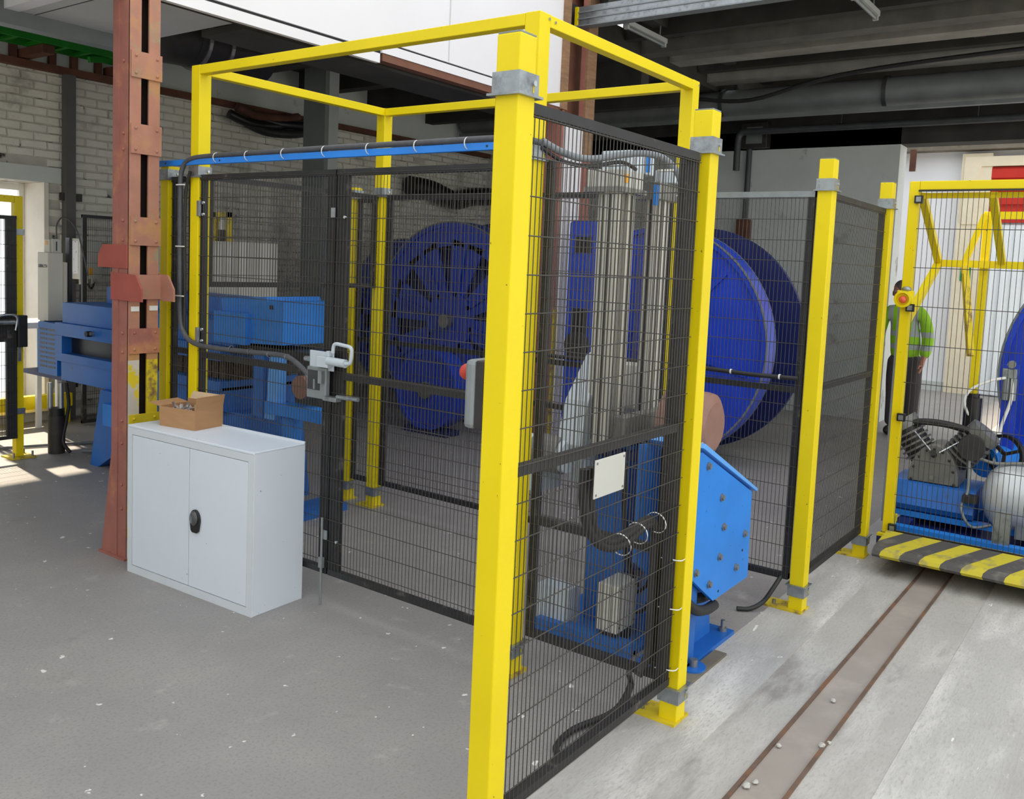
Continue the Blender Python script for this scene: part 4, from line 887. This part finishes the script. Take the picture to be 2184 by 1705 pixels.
# pale tower
tw = thing('pale_tower', 'tall pale grey column housing at the left end of the haul-off', 'machine', (1.88, 5.8, 1.0), None)
part(tw, 'housing', B(1.78, 5.880, 1.025, 1.90, 6.05, 1.575), 'beige', 0.004)
part(tw, 'rear_plate', B(1.90, 5.86, 1.025, 1.925, 6.0, 1.50), 'beige')
part(tw, 'skirt', B(1.79, 5.965, 0.925, 1.90, 6.04, 1.025), 'beige')
part(tw, 'top_unit', B(1.80, 5.90, 1.575, 1.875, 5.985, 1.68), 'beige', 0.004)
part(tw, 'top_unit', B(1.81, 5.865, 1.575, 1.88, 5.899, 1.685), 'beige_box', 0.003)
part(tw, 'label_sticker', B(1.7985, 5.925, 1.635, 1.8002, 5.962, 1.668), 'orange_label')
part(tw, 'vent', B(1.835, 5.8635, 1.59, 1.845, 5.8652, 1.665), 'blackplastic')
part(tw, 'cable', MB().tube([(1.85, 5.88, 1.685), (1.85, 5.88, 1.80), (1.88, 5.84, 1.86), (1.92, 5.78, 1.82), (1.95, 5.72, 1.70), (2.0, 5.68, 1.4)], 0.006, 8), 'conduit')
part(tw, 'black_rail', B(1.93, 5.84, 1.025, 1.955, 5.90, 1.70), 'blackplastic')
lt = MB(); rl = random.Random(2); yl_ = 6.035
for k in range(8):
    lt.box(1.7788, yl_, 1.452, 1.7802, yl_-0.005, 1.478)
    lt.box(1.7788, yl_-0.006, rl.choice((1.452, 1.472)), 1.7802, yl_-0.013, rl.choice((1.457, 1.478)))
    yl_ -= 0.018
part(tw, 'lettering', lt, 'text', stuff=True)

# wall boxes, cabinets and mesh behind the machine
ew = thing('wall_electrical_box', 'grey electrical box with white notice on the brick wall', 'electrical box', (2.6, 6.85, 1.34))
part(ew, 'body', B(2.50, 6.72, 1.335, 2.70, 6.98, 1.70), 'beige_box', 0.004)
part(ew, 'lid', B(2.487, 6.715, 1.33, 2.50, 6.985, 1.705), 'beige_box', 0.003)
part(ew, 'notice', B(2.484, 6.75, 1.38, 2.4872, 6.95, 1.68), 'paper')
part(ew, 'label_sticker', B(2.57, 6.718, 1.37, 2.61, 6.7202, 1.44), 'orange_label')
part(ew, 'gland', MB().cyl((2.56, 6.84, 1.28), (2.56, 6.84, 1.335), 0.018, 10).cyl((2.62, 6.84, 1.29), (2.62, 6.84, 1.335), 0.016, 10).cyl((2.67, 6.84, 1.29), (2.67, 6.84, 1.335), 0.014, 10), 'beige')
part(ew, 'cable', MB().tube([(2.56, 6.84, 1.29), (2.565, 6.86, 1.1), (2.57, 6.9, 0.7), (2.57, 6.93, 0.3)], 0.012, 8).tube([(2.62, 6.84, 1.30), (2.66, 6.84, 1.24), (2.70, 6.86, 1.30)], 0.010, 8), 'rubber')
cp = thing('control_panel', 'grey operator panel with red knob behind the rusty column', 'control panel', (2.75, 6.2, 0))
part(cp, 'column', B(2.70, 6.18, 0, 2.80, 6.28, 1.25), 'beige')
part(cp, 'housing', B(2.64, 5.92, 1.20, 2.86, 6.22, 1.66), 'beige', 0.004)
part(cp, 'face', B(2.633, 6.22, 1.32, 2.66, 6.36, 1.64), 'galv_dull')
part(cp, 'switch', MB().cyl((2.61, 6.29, 1.55), (2.634, 6.29, 1.55), 0.02, 12).cyl((2.61, 6.29, 1.47), (2.634, 6.29, 1.47), 0.02, 12), 'blackplastic')
part(cp, 'red_knob', MB().cyl((2.60, 6.29, 1.385), (2.634, 6.29, 1.385), 0.035, 16), 'red')
part(cp, 'screen', B(2.635, 6.0, 1.50, 2.641, 6.15, 1.60), 'glassy')
part(cp, 'red_lamp', B(2.70, 5.96, 1.66, 2.76, 6.0, 1.82), 'yellow')
panel('small loose mesh panel standing behind the haul-off', 'x', 6.56, 2.42, 3.1, z0=0.02, z1=1.92, rails=(1.1,), ls=0.04, rs=0.03)
ec = thing('electrical_cabinet', 'pale electrical cabinet seen through the left gate leaf', 'cabinet', (3.1, 5.3, 0))
part(ec, 'carcass', B(2.90, 4.94, 0.0, 3.30, 5.62, 1.73), 'beige', 0.005)
part(ec, 'door', B(2.885, 4.96, 0.1, 2.90, 5.60, 1.71), 'beige', 0.004)
part(ec, 'door_handle', B(2.87, 5.0, 0.95, 2.886, 5.03, 1.10), 'pump_dark')
part(ec, 'ledge', B(2.80, 4.94, 1.22, 2.886, 5.62, 1.25), 'beige')
part(ec, 'emergency_knob', MB().cyl((2.84, 5.36, 1.25), (2.84, 5.36, 1.29), 0.045, 14), 'red')
sl = thing('signal_lamp', 'yellow bracket with signal lamp on top of the pale cabinet', 'lamp', (3.0, 5.3, 1.73))
part(sl, 'bracket', B(2.98, 5.20, 1.73, 3.02, 5.24, 1.98).box(2.98, 5.38, 1.73, 3.02, 5.42, 1.98).box(2.98, 5.20, 1.94, 3.02, 5.42, 1.98), 'yellow_worn')
part(sl, 'lamp_body', MB().cyl((3.0, 5.31, 1.73), (3.0, 5.31, 1.83), 0.035, 14), 'blackplastic')
part(sl, 'lamp_lens', MB().cyl((3.0, 5.31, 1.83), (3.0, 5.31, 1.90), 0.032, 14).cyl((3.0, 5.31, 1.90), (3.0, 5.31, 1.93), 0.02, 14), 'whiteplastic')
# gate at the far left
lg = thing('yellow_gate_frame', 'yellow framed gate post in front of the bright window', 'gate', (1.44, 5.67, 0))
part(lg, 'post', B(1.415, 5.64, 0.012, 1.475, 5.70, 1.99), 'yellow', 0.004)
part(lg, 'top_bar', B(-0.139, 5.641, 1.94, 1.414, 5.699, 1.991), 'yellow', 0.004)
part(lg, 'post', B(-0.2, 5.64, 0.012, -0.14, 5.70, 1.99), 'yellow', 0.004)
part(lg, 'base_plate', B(1.36, 5.58, 0, 1.54, 5.76, 0.012).box(-0.26, 5.58, 0, -0.08, 5.76, 0.012), 'yellow_worn')
part(lg, 'anchor_bolt', MB().cyl((1.38, 5.60, 0.012), (1.38, 5.60, 0.05), 0.008, 8).cyl((1.52, 5.60, 0.012), (1.52, 5.60, 0.05), 0.008, 8).cyl((1.52, 5.74, 0.012), (1.52, 5.74, 0.05), 0.008, 8), 'steel')
part(lg, 'collar', B(1.405, 5.63, 1.70, 1.482, 5.71, 1.745).box(1.405, 5.63, 0.34, 1.482, 5.71, 0.385), 'galv')
lm = panel('backlit black mesh gate leaf beside the window', 'x', 5.62, -0.10, 1.412, z0=0.16, z1=1.84, rails=(), ls=0.05, rs=0.075, name='mesh_gate', cat='gate', group='double mesh gate leaves')
part(lm, 'kick_plate', B(-0.05, 5.612, 0.90, 1.34, 5.628, 1.10), 'blackframe')
gl = thing('gate_latch', 'black and silver latch on the backlit gate', 'lock', (1.42, 5.58, 0.9))
part(gl, 'latch_case', B(1.40, 5.56, 0.86, 1.47, 5.61, 1.10), 'blackplastic', 0.006)
part(gl, 'bolt', MB().cyl((1.26, 5.58, 1.05), (1.40, 5.58, 1.05), 0.02, 12), 'galv')
part(gl, 'pull', MB().tube([(1.24, 5.57, 0.98), (1.24, 5.55, 1.09), (1.38, 5.55, 1.10), (1.38, 5.56, 0.99)], 0.010, 8, sub=4), 'chrome')
part(gl, 'strap', B(1.42, 5.60, 0.75, 1.44, 5.612, 0.86), 'galv')
tb = thing('white_bench', 'white bench top glimpsed below the window', 'table', (1.95, 6.5, 0))
part(tb, 'top', B(1.5, 6.3, 0.93, 2.15, 6.75, 0.98), 'whiteplastic')
for (x, y) in ((1.55, 6.35), (2.1, 6.35), (1.55, 6.7), (2.1, 6.7)): part(tb, 'leg', B(x-0.02, y-0.02, 0, x+0.02, y+0.02, 0.93), 'whiteplastic')
solo('floor_hose', MB().tube([(2.2, 5.2, 0.46), (2.15, 5.25, 0.40), (2.05, 5.32, 0.20), (2.0, 5.38, 0.08), (1.97, 5.36, 0.03), (1.92, 5.42, 0.018), (1.86, 5.5, 0.018)], 0.016, 8), 'conduit_light', 'grey hose hanging to the floor under the haul-off', 'hose')
solo('floor_cable', MB().tube([(0.6, 6.2, 0.014), (1.2, 6.05, 0.014), (1.6, 5.95, 0.014), (2.1, 5.75, 0.014), (2.6, 5.55, 0.014)], 0.012, 8), 'conduit_light', 'grey cable lying along the floor at the foot of the gate', 'cable')
CHIP = ('largest pale stone chip on the near rail', 'pale chip just right of the largest one on the rail', 'pale chip on the right rail halfway up', 'tiny chip behind the one on the right rail', 'pale chip on the left rail halfway up', 'white flake lying between the two rails')
for i, (x, y, s_) in enumerate(((0.89, -0.385, 0.016), (0.93, -0.40, 0.012), (1.30, -0.50, 0.015), (1.34, -0.512, 0.010), (1.2, -0.38, 0.012), (1.67, -0.43, 0.014))):
    mb = MB(); rr2 = random.Random(20+i)
    mb.ball((x, y, s_*0.35), s_, 1.0, 0.8, 0.6, n=6, m=4); mb.v = [(a+rr2.uniform(-1, 1)*s_*0.2, b+rr2.uniform(-1, 1)*s_*0.2, max(0.0, c)) for a, b, c in mb.v]; mb.sm = [False]*len(mb.sm)
    solo('stone_chip', mb, 'stone', CHIP[i], 'stone', 'stone chips on the rails')

# ================================================================== RAIL TROLLEY with caged unit
tt = thing('rail_trolley', 'trolley deck with yellow and black hazard edge on the floor rails', 'trolley', (4.2, -1.1, 0))
part(tt, 'hazard_board', MB().prism([(3.37, 0.098), (3.355, 0.115), (3.365, 0.135), (3.40, 0.150), (3.68, 0.178), (3.68, 0.098)], 'XZ', -2.3, -0.135), 'hazard')
part(tt, 'deck', B(3.68, -2.3, 0.09, 5.2, -0.08, 0.135), 'blue_dark')
part(tt, 'deck_edge', B(3.68, -2.3, 0.135, 3.72, -0.08, 0.150), 'yellow')
for x in (3.95, 4.9):
    for y in (-0.362, -0.502, -1.9): part(tt, 'wheel', MB().cyl((x, y-0.012, 0.052), (x, y+0.012, 0.052), 0.046, 20), 'pump_dark')
cg = thing('trolley_cage', 'yellow framed mesh cage standing on the rail trolley', 'cage', (4.1, -1.0, 0.135))
part(cg, 'post', B(3.725, -0.152, 0.15, 3.775, -0.097, 2.215), 'yellow', 0.004)
part(cg, 'post', B(3.725, -2.15, 0.15, 3.775, -2.10, 2.215), 'yellow', 0.004)
part(cg, 'top_beam', B(3.7245, -2.0995, 2.165, 3.7755, -0.1525, 2.2155), 'yellow', 0.004)
part(cg, 'inner_top_beam', B(3.80, -2.15, 2.125, 3.83, -0.15, 2.155), 'yellow')
part(cg, 'bottom_beam', B(3.73, -2.099, 0.15, 3.77, -0.1525, 0.166), 'yellow')
wm = part(cg, 'wire_mesh', wires('y', 3.718, -2.09, -0.165, 0.17, 2.165, 0.0272, 0.222, 0.0016, 0.0022, zfirst=0.39), 'blackwire', stuff=True)
part(cg, 'mesh_edge', B(3.712, -2.09, 2.155, 3.722, -0.150, 2.165).box(3.712, -2.09, 0.168, 3.722, -0.150, 0.178), 'blackframe')
for z in (2.11, 1.49, 0.85, 0.19):
    k = part(cg, 'mesh_clamp', B(3.698, -0.178, z-0.022, 3.724, -0.134, z+0.022), 'blackplastic')
    part(k, 'clamp_plate', B(3.692, -0.170, z-0.014, 3.699, -0.144, z+0.014), 'galv')
# inner braces
for y in (-0.155, -0.52, -1.3):
    part(cg, 'brace', MB().beam((3.80, y, 2.14), (4.5, y+0.02, 1.78), 0.04, 0.04), 'yellow')
part(cg, 'brace', MB().beam((4.5, -0.135, 1.76), (3.77, -0.125, 1.40), 0.04, 0.04), 'yellow')
part(cg, 'rear_rail', B(4.48, -2.1, 1.745, 4.52, -0.12, 1.79), 'yellow')
part(cg, 'rear_post', B(4.525, -0.420, 0.13, 4.575, -0.372, 2.10), 'yellow', 0.003)
part(cg, 'rear_top', B(4.526, -2.1, 2.055, 4.574, -0.421, 2.10), 'yellow')
part(cg, 'rear_brace', MB().beam((4.50, -0.385, 2.08), (4.50, -0.29, 1.78), 0.035, 0.035), 'yellow')
part(cg, 'rear_brace', MB().beam((4.46, -0.30, 1.75), (4.30, -0.40, 1.2), 0.035, 0.035), 'yellow_worn')
part(cg, 'side_channel', B(4.02, -0.055, 0.14, 4.06, -0.02, 1.56), 'galv_dull')
bc = thing('warning_beacon', 'yellow beacon with orange red dome on the cage post', 'beacon', (3.69, -0.09, 1.5))
part(bc, 'housing', MB().lathe((3.724, -0.118, 1.538), (-1, 0, 0), [(0.0, 0.0), (0.050, 0.0), (0.048, 0.045), (0.036, 0.048), (0.032, 0.03), (0.0, 0.03)], 28), 'yellow')
part(bc, 'back_box', B(3.700, -0.172, 1.490, 3.7245, -0.080, 1.588), 'yellow', 0.006)
part(bc, 'dome', MB().ball((3.690, -0.118, 1.536), 0.022, 1.1, 1, 1), 'orange_red')
part(bc, 'cap', MB().ball((3.712, -0.130, 1.596), 0.024, 0.8, 1.1, 0.7), 'galv')

# compressor / pump set inside the cage
cpz = thing('compressor', 'blue framed compressor pump inside the trolley cage', 'compressor', (4.35, -0.3, 0.135))
part(cpz, 'base_rail', B(3.86, -1.3, 0.136, 3.93, -0.08, 0.17), 'blue')
part(cpz, 'base_rail', B(4.10, -1.0, 0.18, 4.16, -0.06, 0.215), 'blue')
part(cpz, 'base_rail', B(4.52, -1.0, 0.136, 4.60, -0.04, 0.24), 'blue_mid')
part(cpz, 'cross_member', B(3.93, -0.20, 0.136, 4.55, -0.12, 0.175).box(3.93, -0.9, 0.136, 4.55, -0.82, 0.175), 'blue_dark')
part(cpz, 'tray', MB().prism([(4.10, 0.225), (4.08, 0.26), (4.14, 0.385), (4.16, 0.395), (4.50, 0.395), (4.50, 0.225)], 'XZ', -0.52, -0.04), 'blue_mid')
part(cpz, 'crankcase', MB().prism([(-0.27+0.145*math.cos(i*math.pi/12), 0.40+0.24*math.sin(i*math.pi/12)) for i in range(13)], 'YZ', 4.16, 4.44), 'pump_grey', 0.004)
part(cpz, 'crank_bolt', rivets([(4.155, -0.27+0.122*math.cos(a_), 0.41+0.205*math.sin(a_)) for a_ in [i*math.pi/8 for i in range(9)]], 0.008), 'pump_dark')
part(cpz, 'sight_glass', MB().cyl((4.135, -0.27, 0.44), (4.16, -0.27, 0.44), 0.014, 12), 'steel')
part(cpz, 'filler', MB().cyl((4.14, -0.27, 0.58), (4.10, -0.27, 0.60), 0.018, 12), 'blackplastic')
for (ya, za, yb, zb, m_) in ((-0.20, 0.52, -0.07, 0.70, 'pump_dark'), (-0.36, 0.54, -0.49, 0.70, 'pump_dark')):
    cyb = part(cpz, 'cylinder', MB().cyl((4.30, ya, za), (4.30, yb, zb), 0.085, 20), m_)
    for k in range(5):
        t_ = 0.25+0.15*k; p = Vector((4.30, ya+(yb-ya)*t_, za+(zb-za)*t_)); d = Vector((0, yb-ya, zb-za))
        part(cyb, 'fin', MB().lathe(p, d, [(0.08, -0.006), (0.105, -0.006), (0.105, 0.006), (0.08, 0.006)], 20), 'pump_grey')
    part(cyb, 'head', MB().cyl((4.30, yb, zb), (4.30, yb+(yb-ya)*0.3, zb+(zb-za)*0.3), 0.098, 16), 'pump_grey')
part(cpz, 'manifold', MB().tube([(4.26, -0.09, 0.735), (4.24, -0.18, 0.765), (4.24, -0.32, 0.765), (4.26, -0.46, 0.735)], 0.022, 10), 'pump_dark')
part(cpz, 'push_rod', MB().cyl((4.20, -0.14, 0.70), (4.14, -0.255, 0.60), 0.006, 6).cyl((4.20, -0.42, 0.69), (4.14, -0.30, 0.60), 0.006, 6), 'chrome')
part(cpz, 'air_filter', MB().cyl((4.18, -0.47, 0.66), (4.10, -0.48, 0.66), 0.075, 20), 'pump_dark')
fwh = part(cpz, 'flywheel', MB().lathe((4.42, -0.62, 0.60), (1, -0.5, 0), [(0.105, -0.015), (0.125, -0.015), (0.125, 0.015), (0.105, 0.015)], 32), 'blackplastic')
for k in range(3):
    a_ = k*2.1+0.4
    part(fwh, 'spoke', MB().beam((4.42, -0.62, 0.60), (4.42-0.05*math.cos(a_), -0.62-0.105*math.cos(a_), 0.60+0.115*math.sin(a_)), 0.02, 0.02), 'pump_dark')
part(cpz, 'drive_motor', MB().cyl((4.50, -0.50, 0.52), (4.80, -0.66, 0.52), 0.10, 20), 'blue')
part(cpz, 'receiver', MB().cyl((4.52, -0.405, 0.70), (4.52, -0.405, 0.92), 0.052, 18), 'blackplastic')
part(cpz, 'receiver_cap', MB().cyl((4.52, -0.405, 0.92), (4.52, -0.405, 0.945), 0.035, 14), 'blackplastic')
part(cpz, 'receiver_stand', MB().cyl((4.52, -0.405, 0.24), (4.52, -0.405, 0.70), 0.022, 10), 'pump_dark')
part(cpz, 'drain_pipe', MB().tube([(4.12, -0.47, 0.60), (4.10, -0.48, 0.40), (4.05, -0.46, 0.30), (4.05, -0.52, 0.20), (4.10, -0.62, 0.22)], 0.009, 8), 'galv_dull')
part(cpz, 'valve', B(4.04, -0.54, 0.34, 4.12, -0.46, 0.38), 'pump_dark')
part(cpz, 'end_bracket', B(3.88, -0.745, 0.17, 3.90, -0.655, 0.36), 'galv')
part(cpz, 'tape_mark', B(3.86, -0.13, 0.17, 3.95, -0.10, 0.22), 'yellow')
tk_ = thing('air_tank', 'white cylindrical air tank beside the compressor', 'tank', (4.2, -1.0, 0.17))
part(tk_, 'shell', MB().lathe((4.20, -0.545, 0.385), (0, -1, 0), [(0.0, 0.0), (0.07, 0.008), (0.14, 0.035), (0.185, 0.08), (0.20, 0.14), (0.20, 0.9), (0.15, 1.0), (0.0, 1.03)], 36, closed=False), 'tank')
for p in tk_.children[0].data.polygons: p.use_smooth = True
part(tk_, 'saddle', B(4.05, -0.80, 0.175, 4.35, -0.75, 0.26).box(4.05, -1.35, 0.175, 4.35, -1.30, 0.26), 'galv_dull')
part(tk_, 'top_pipe', MB().tube([(4.12, -0.48, 0.62), (4.14, -0.60, 0.585), (4.18, -0.75, 0.60), (4.2, -0.9, 0.60)], 0.010, 8), 'pump_grey')
reel('blue reel at the right edge behind the trolley cage', -1.42, 5.25, 0.98, 1.05, 0.5, False)
rg = thing('regulator', 'air regulator with white hoses hanging in the trolley cage', 'valve', (4.6, -0.6, 0.6))
part(rg, 'body', B(4.56, -0.63, 1.06, 4.62, -0.55, 1.12), 'galv', 0.004)
part(rg, 'bowl', MB().cyl((4.58, -0.575, 0.92), (4.58, -0.575, 1.06), 0.022, 14).cyl((4.58, -0.615, 0.92), (4.58, -0.615, 1.06), 0.020, 14), 'galv_dull')
part(rg, 'gauge', MB().cyl((4.54, -0.60, 1.15), (4.57, -0.60, 1.15), 0.024, 16), 'steel')
part(rg, 'hose', MB().tube([(4.56, -0.57, 1.06), (4.52, -0.50, 1.04), (4.48, -0.40, 0.98), (4.46, -0.365, 0.90), (4.48, -0.40, 0.80), (4.50, -0.50, 0.73), (4.50, -0.60, 0.70)], 0.009, 8), 'whiteplastic')
part(rg, 'hose', MB().tube([(4.57, -0.61, 1.06), (4.56, -0.61, 0.92), (4.54, -0.575, 0.76), (4.50, -0.565, 0.62), (4.46, -0.56, 0.52)], 0.010, 8), 'whiteplastic')
part(rg, 'mount', B(4.62, -0.64, 0.60, 4.66, -0.55, 1.14), 'blue_reel')
pb = thing('pale_control_box', 'pale grey control box at the right edge inside the cage', 'electrical box', (4.6, -0.85, 0.92))
part(pb, 'body', B(4.62, -1.1, 0.93, 4.78, -0.70, 1.16), 'paleblue', 0.006)
part(pb, 'door', B(4.608, -1.09, 0.94, 4.62, -0.71, 1.15), 'paleblue', 0.003)
part(pb, 'bracket', B(4.66, -0.95, 0.15, 4.70, -0.91, 0.93), 'blue')
ex = thing('exit_sign', 'small green pictogram sign on the far cream pilaster', 'sign', (12.85, 1.05, 1.68))
part(ex, 'plate', B(12.845, 1.0, 1.68, 12.858, 1.14, 1.90), 'green_sign')
part(ex, 'pictogram', MB().prism([(1.10, 1.72), (1.07, 1.72), (1.05, 1.77), (1.02, 1.74), (1.01, 1.76), (1.06, 1.86), (1.09, 1.84), (1.07, 1.80)], 'YZ', 12.842, 12.8455), 'whiteplastic')

# ================================================================== WORKER
def skin(name, V, E, root, mat, parent, sub=2):
    me = bpy.data.meshes.new(name); off = Vector(parent.location) if parent else Vector((0, 0, 0))
    me.from_pydata([tuple(v[:3]) for v in V], E, [])
    o = bpy.data.objects.new(name, me); COL.objects.link(o)
    if parent: o.parent = parent
    o.modifiers.new('skin', 'SKIN'); 
    if not me.skin_vertices:
        bpy.context.view_layer.objects.active = o
    for i, v in enumerate(V):
        me.skin_vertices[0].data[i].radius = (v[3], v[4] if len(v) > 4 else v[3])
        me.skin_vertices[0].data[i].use_root = (i == root)
    s_ = o.modifiers.new('sub', 'SUBSURF'); s_.levels = sub; s_.render_levels = sub
    o.modifiers['skin'].use_smooth_shade = True
    me.materials.append(MATS[mat])
    return o
def applied(o):
    dg = bpy.context.evaluated_depsgraph_get(); me = bpy.data.meshes.new_from_object(o.evaluated_get(dg))
    o.modifiers.clear(); o.data = me
    for p in me.polygons: p.use_smooth = True
    return o
PX, PY = 8.3, 0.83
man = thing('person', 'worker in green high-visibility jacket behind the far yellow posts', 'person', (PX, PY, 0))
# local frame: faces -x; +y is the viewer's left
V = [(0, 0, 0.88, 0.09, 0.09), (0, 0, 1.02, 0.085, 0.085), (-0.0, 0.02, 1.20, 0.085, 0.085), (0.0, 0.04, 1.33, 0.07, 0.07), (-0.01, 0.06, 1.39, 0.052, 0.055),
     (-0.02, 0.075, 1.435, 0.062, 0.075), (-0.02, 0.085, 1.50, 0.074, 0.088), (-0.015, 0.09, 1.575, 0.072, 0.088), (-0.01, 0.09, 1.635, 0.04, 0.05)]
E_ = [(i, i+1) for i in range(8)]
def limb(pts, start):
    n0 = len(V); prev = start
    for q in pts:
        V.append(q); E_.append((prev, len(V)-1)); prev = len(V)-1
    return prev
hands = []
for s_ in (1, -1):
    yy = 0.04
    a = limb([(0.0, yy+s_*0.165, 1.315, 0.055), (0.0, yy+s_*0.215, 1.20, 0.048), (0.01, yy+s_*0.245, 1.04, 0.042), (-0.06, yy+s_*0.25, 0.93, 0.036), (-0.12, yy+s_*0.235, 0.82, 0.026), (-0.14, yy+s_*0.23, 0.775, 0.030, 0.018)], 3)
    base = V[a]
    for k, (dx, ln) in enumerate(((-0.028, 0.05), (-0.010, 0.06), (0.009, 0.055), (0.026, 0.042))):
        limb([(base[0]+dx, base[1], base[2]-0.03, 0.010), (base[0]+dx-0.004, base[1]-s_*0.006, base[2]-0.03-ln*0.55, 0.009), (base[0]+dx-0.006, base[1]-s_*0.018, base[2]-0.03-ln, 0.007)], a)
    limb([(base[0]-0.035, base[1]-s_*0.012, base[2]-0.005, 0.010), (base[0]-0.05, base[1]-s_*0.02, base[2]-0.035, 0.009)], a)
    limb([(0, s_*0.075, 0.80, 0.08), (-0.01, s_*0.085, 0.62, 0.07), (0, s_*0.09, 0.46, 0.052), (0.01, s_*0.092, 0.28, 0.050), (0.01, s_*0.095, 0.09, 0.036), (-0.10, s_*0.10, 0.035, 0.03)], 0)
body = applied(skin('body', V, E_, 0, 'skin', man))
V = [(0, 0, 0.80, 0.165, 0.13), (0, 0.005, 0.93, 0.165, 0.125), (-0.01, 0.02, 1.10, 0.165, 0.12), (-0.005, 0.035, 1.24, 0.165, 0.115), (0.0, 0.045, 1.345, 0.12, 0.08), (-0.005, 0.055, 1.395, 0.07, 0.07)]
V = [(v[0], v[1], v[2], v[4], v[3]) for v in V]
E_ = [(i, i+1) for i in range(5)]
for s_ in (1, -1):
    yy = 0.04
    limb([(0.0, yy+s_*0.165, 1.315, 0.074), (0.0, yy+s_*0.218, 1.20, 0.070), (0.01, yy+s_*0.248, 1.04, 0.066), (-0.055, yy+s_*0.252, 0.935, 0.060), (-0.108, yy+s_*0.238, 0.845, 0.052)], 4)
jacket = applied(skin('jacket', V, E_, 0, 'hivis', man))
V = [(0, 0, 0.90, 0.12, 0.15), (0, 0, 0.82, 0.125, 0.16)]; E_ = [(0, 1)]
for s_ in (1, -1):
    limb([(0, s_*0.085, 0.72, 0.105), (-0.01, s_*0.09, 0.60, 0.096), (0, s_*0.092, 0.46, 0.084), (0.01, s_*0.093, 0.28, 0.078), (0.01, s_*0.095, 0.08, 0.072)], 1)
applied(skin('trousers', V, E_, 0, 'trousers', man))
for s_ in (1, -1):
    part(man, 'boot', MB().ball((PX-0.05, PY+s_*0.10, 0.05), 0.06, 2.1, 0.85, 0.82), 'boot')
hx, hyy, hz_ = PX-0.02, PY+0.088, 1.52
part(man, 'hair', MB().ball((hx+0.022, hyy, hz_+0.045), 0.09, 1.0, 0.88, 1.0), 'hair')
part(man, 'beard', MB().ball((hx-0.055, hyy, hz_-0.075), 0.05, 0.75, 0.95, 0.7), 'beard')
part(man, 'nose', MB().ball((hx-0.095, hyy, hz_-0.012), 0.016, 1.1, 0.8, 1.3, n=10, m=6), 'skin')
part(man, 'ear', MB().ball((hx, hyy+0.078, hz_-0.01), 0.022, 0.7, 0.4, 1.3, n=10, m=6).ball((hx, hyy-0.078, hz_-0.01), 0.022, 0.7, 0.4, 1.3, n=10, m=6), 'skin')
for s_ in (1, -1):
    e = part(man, 'eye', MB().ball((hx-0.082, hyy+s_*0.03, hz_+0.012), 0.011, 0.7, 1.2, 0.7, n=10, m=6), 'whiteplastic')
    part(e, 'iris', MB().ball((hx-0.089, hyy+s_*0.03, hz_+0.012), 0.005, 0.6, 1, 1, n=8, m=5), 'blackplastic')
part(man, 'mouth', MB().ball((hx-0.088, hyy, hz_-0.058), 0.010, 0.4, 2.2, 0.4, n=10, m=5), 'red')
part(man, 'collar', MB().lathe((PX-0.005, PY+0.055, 1.375), (0, 0.15, 1), [(0.078, 0.0), (0.085, 0.0), (0.075, 0.045), (0.068, 0.045)], 20), 'blackplastic')
bpy.context.view_layer.update()
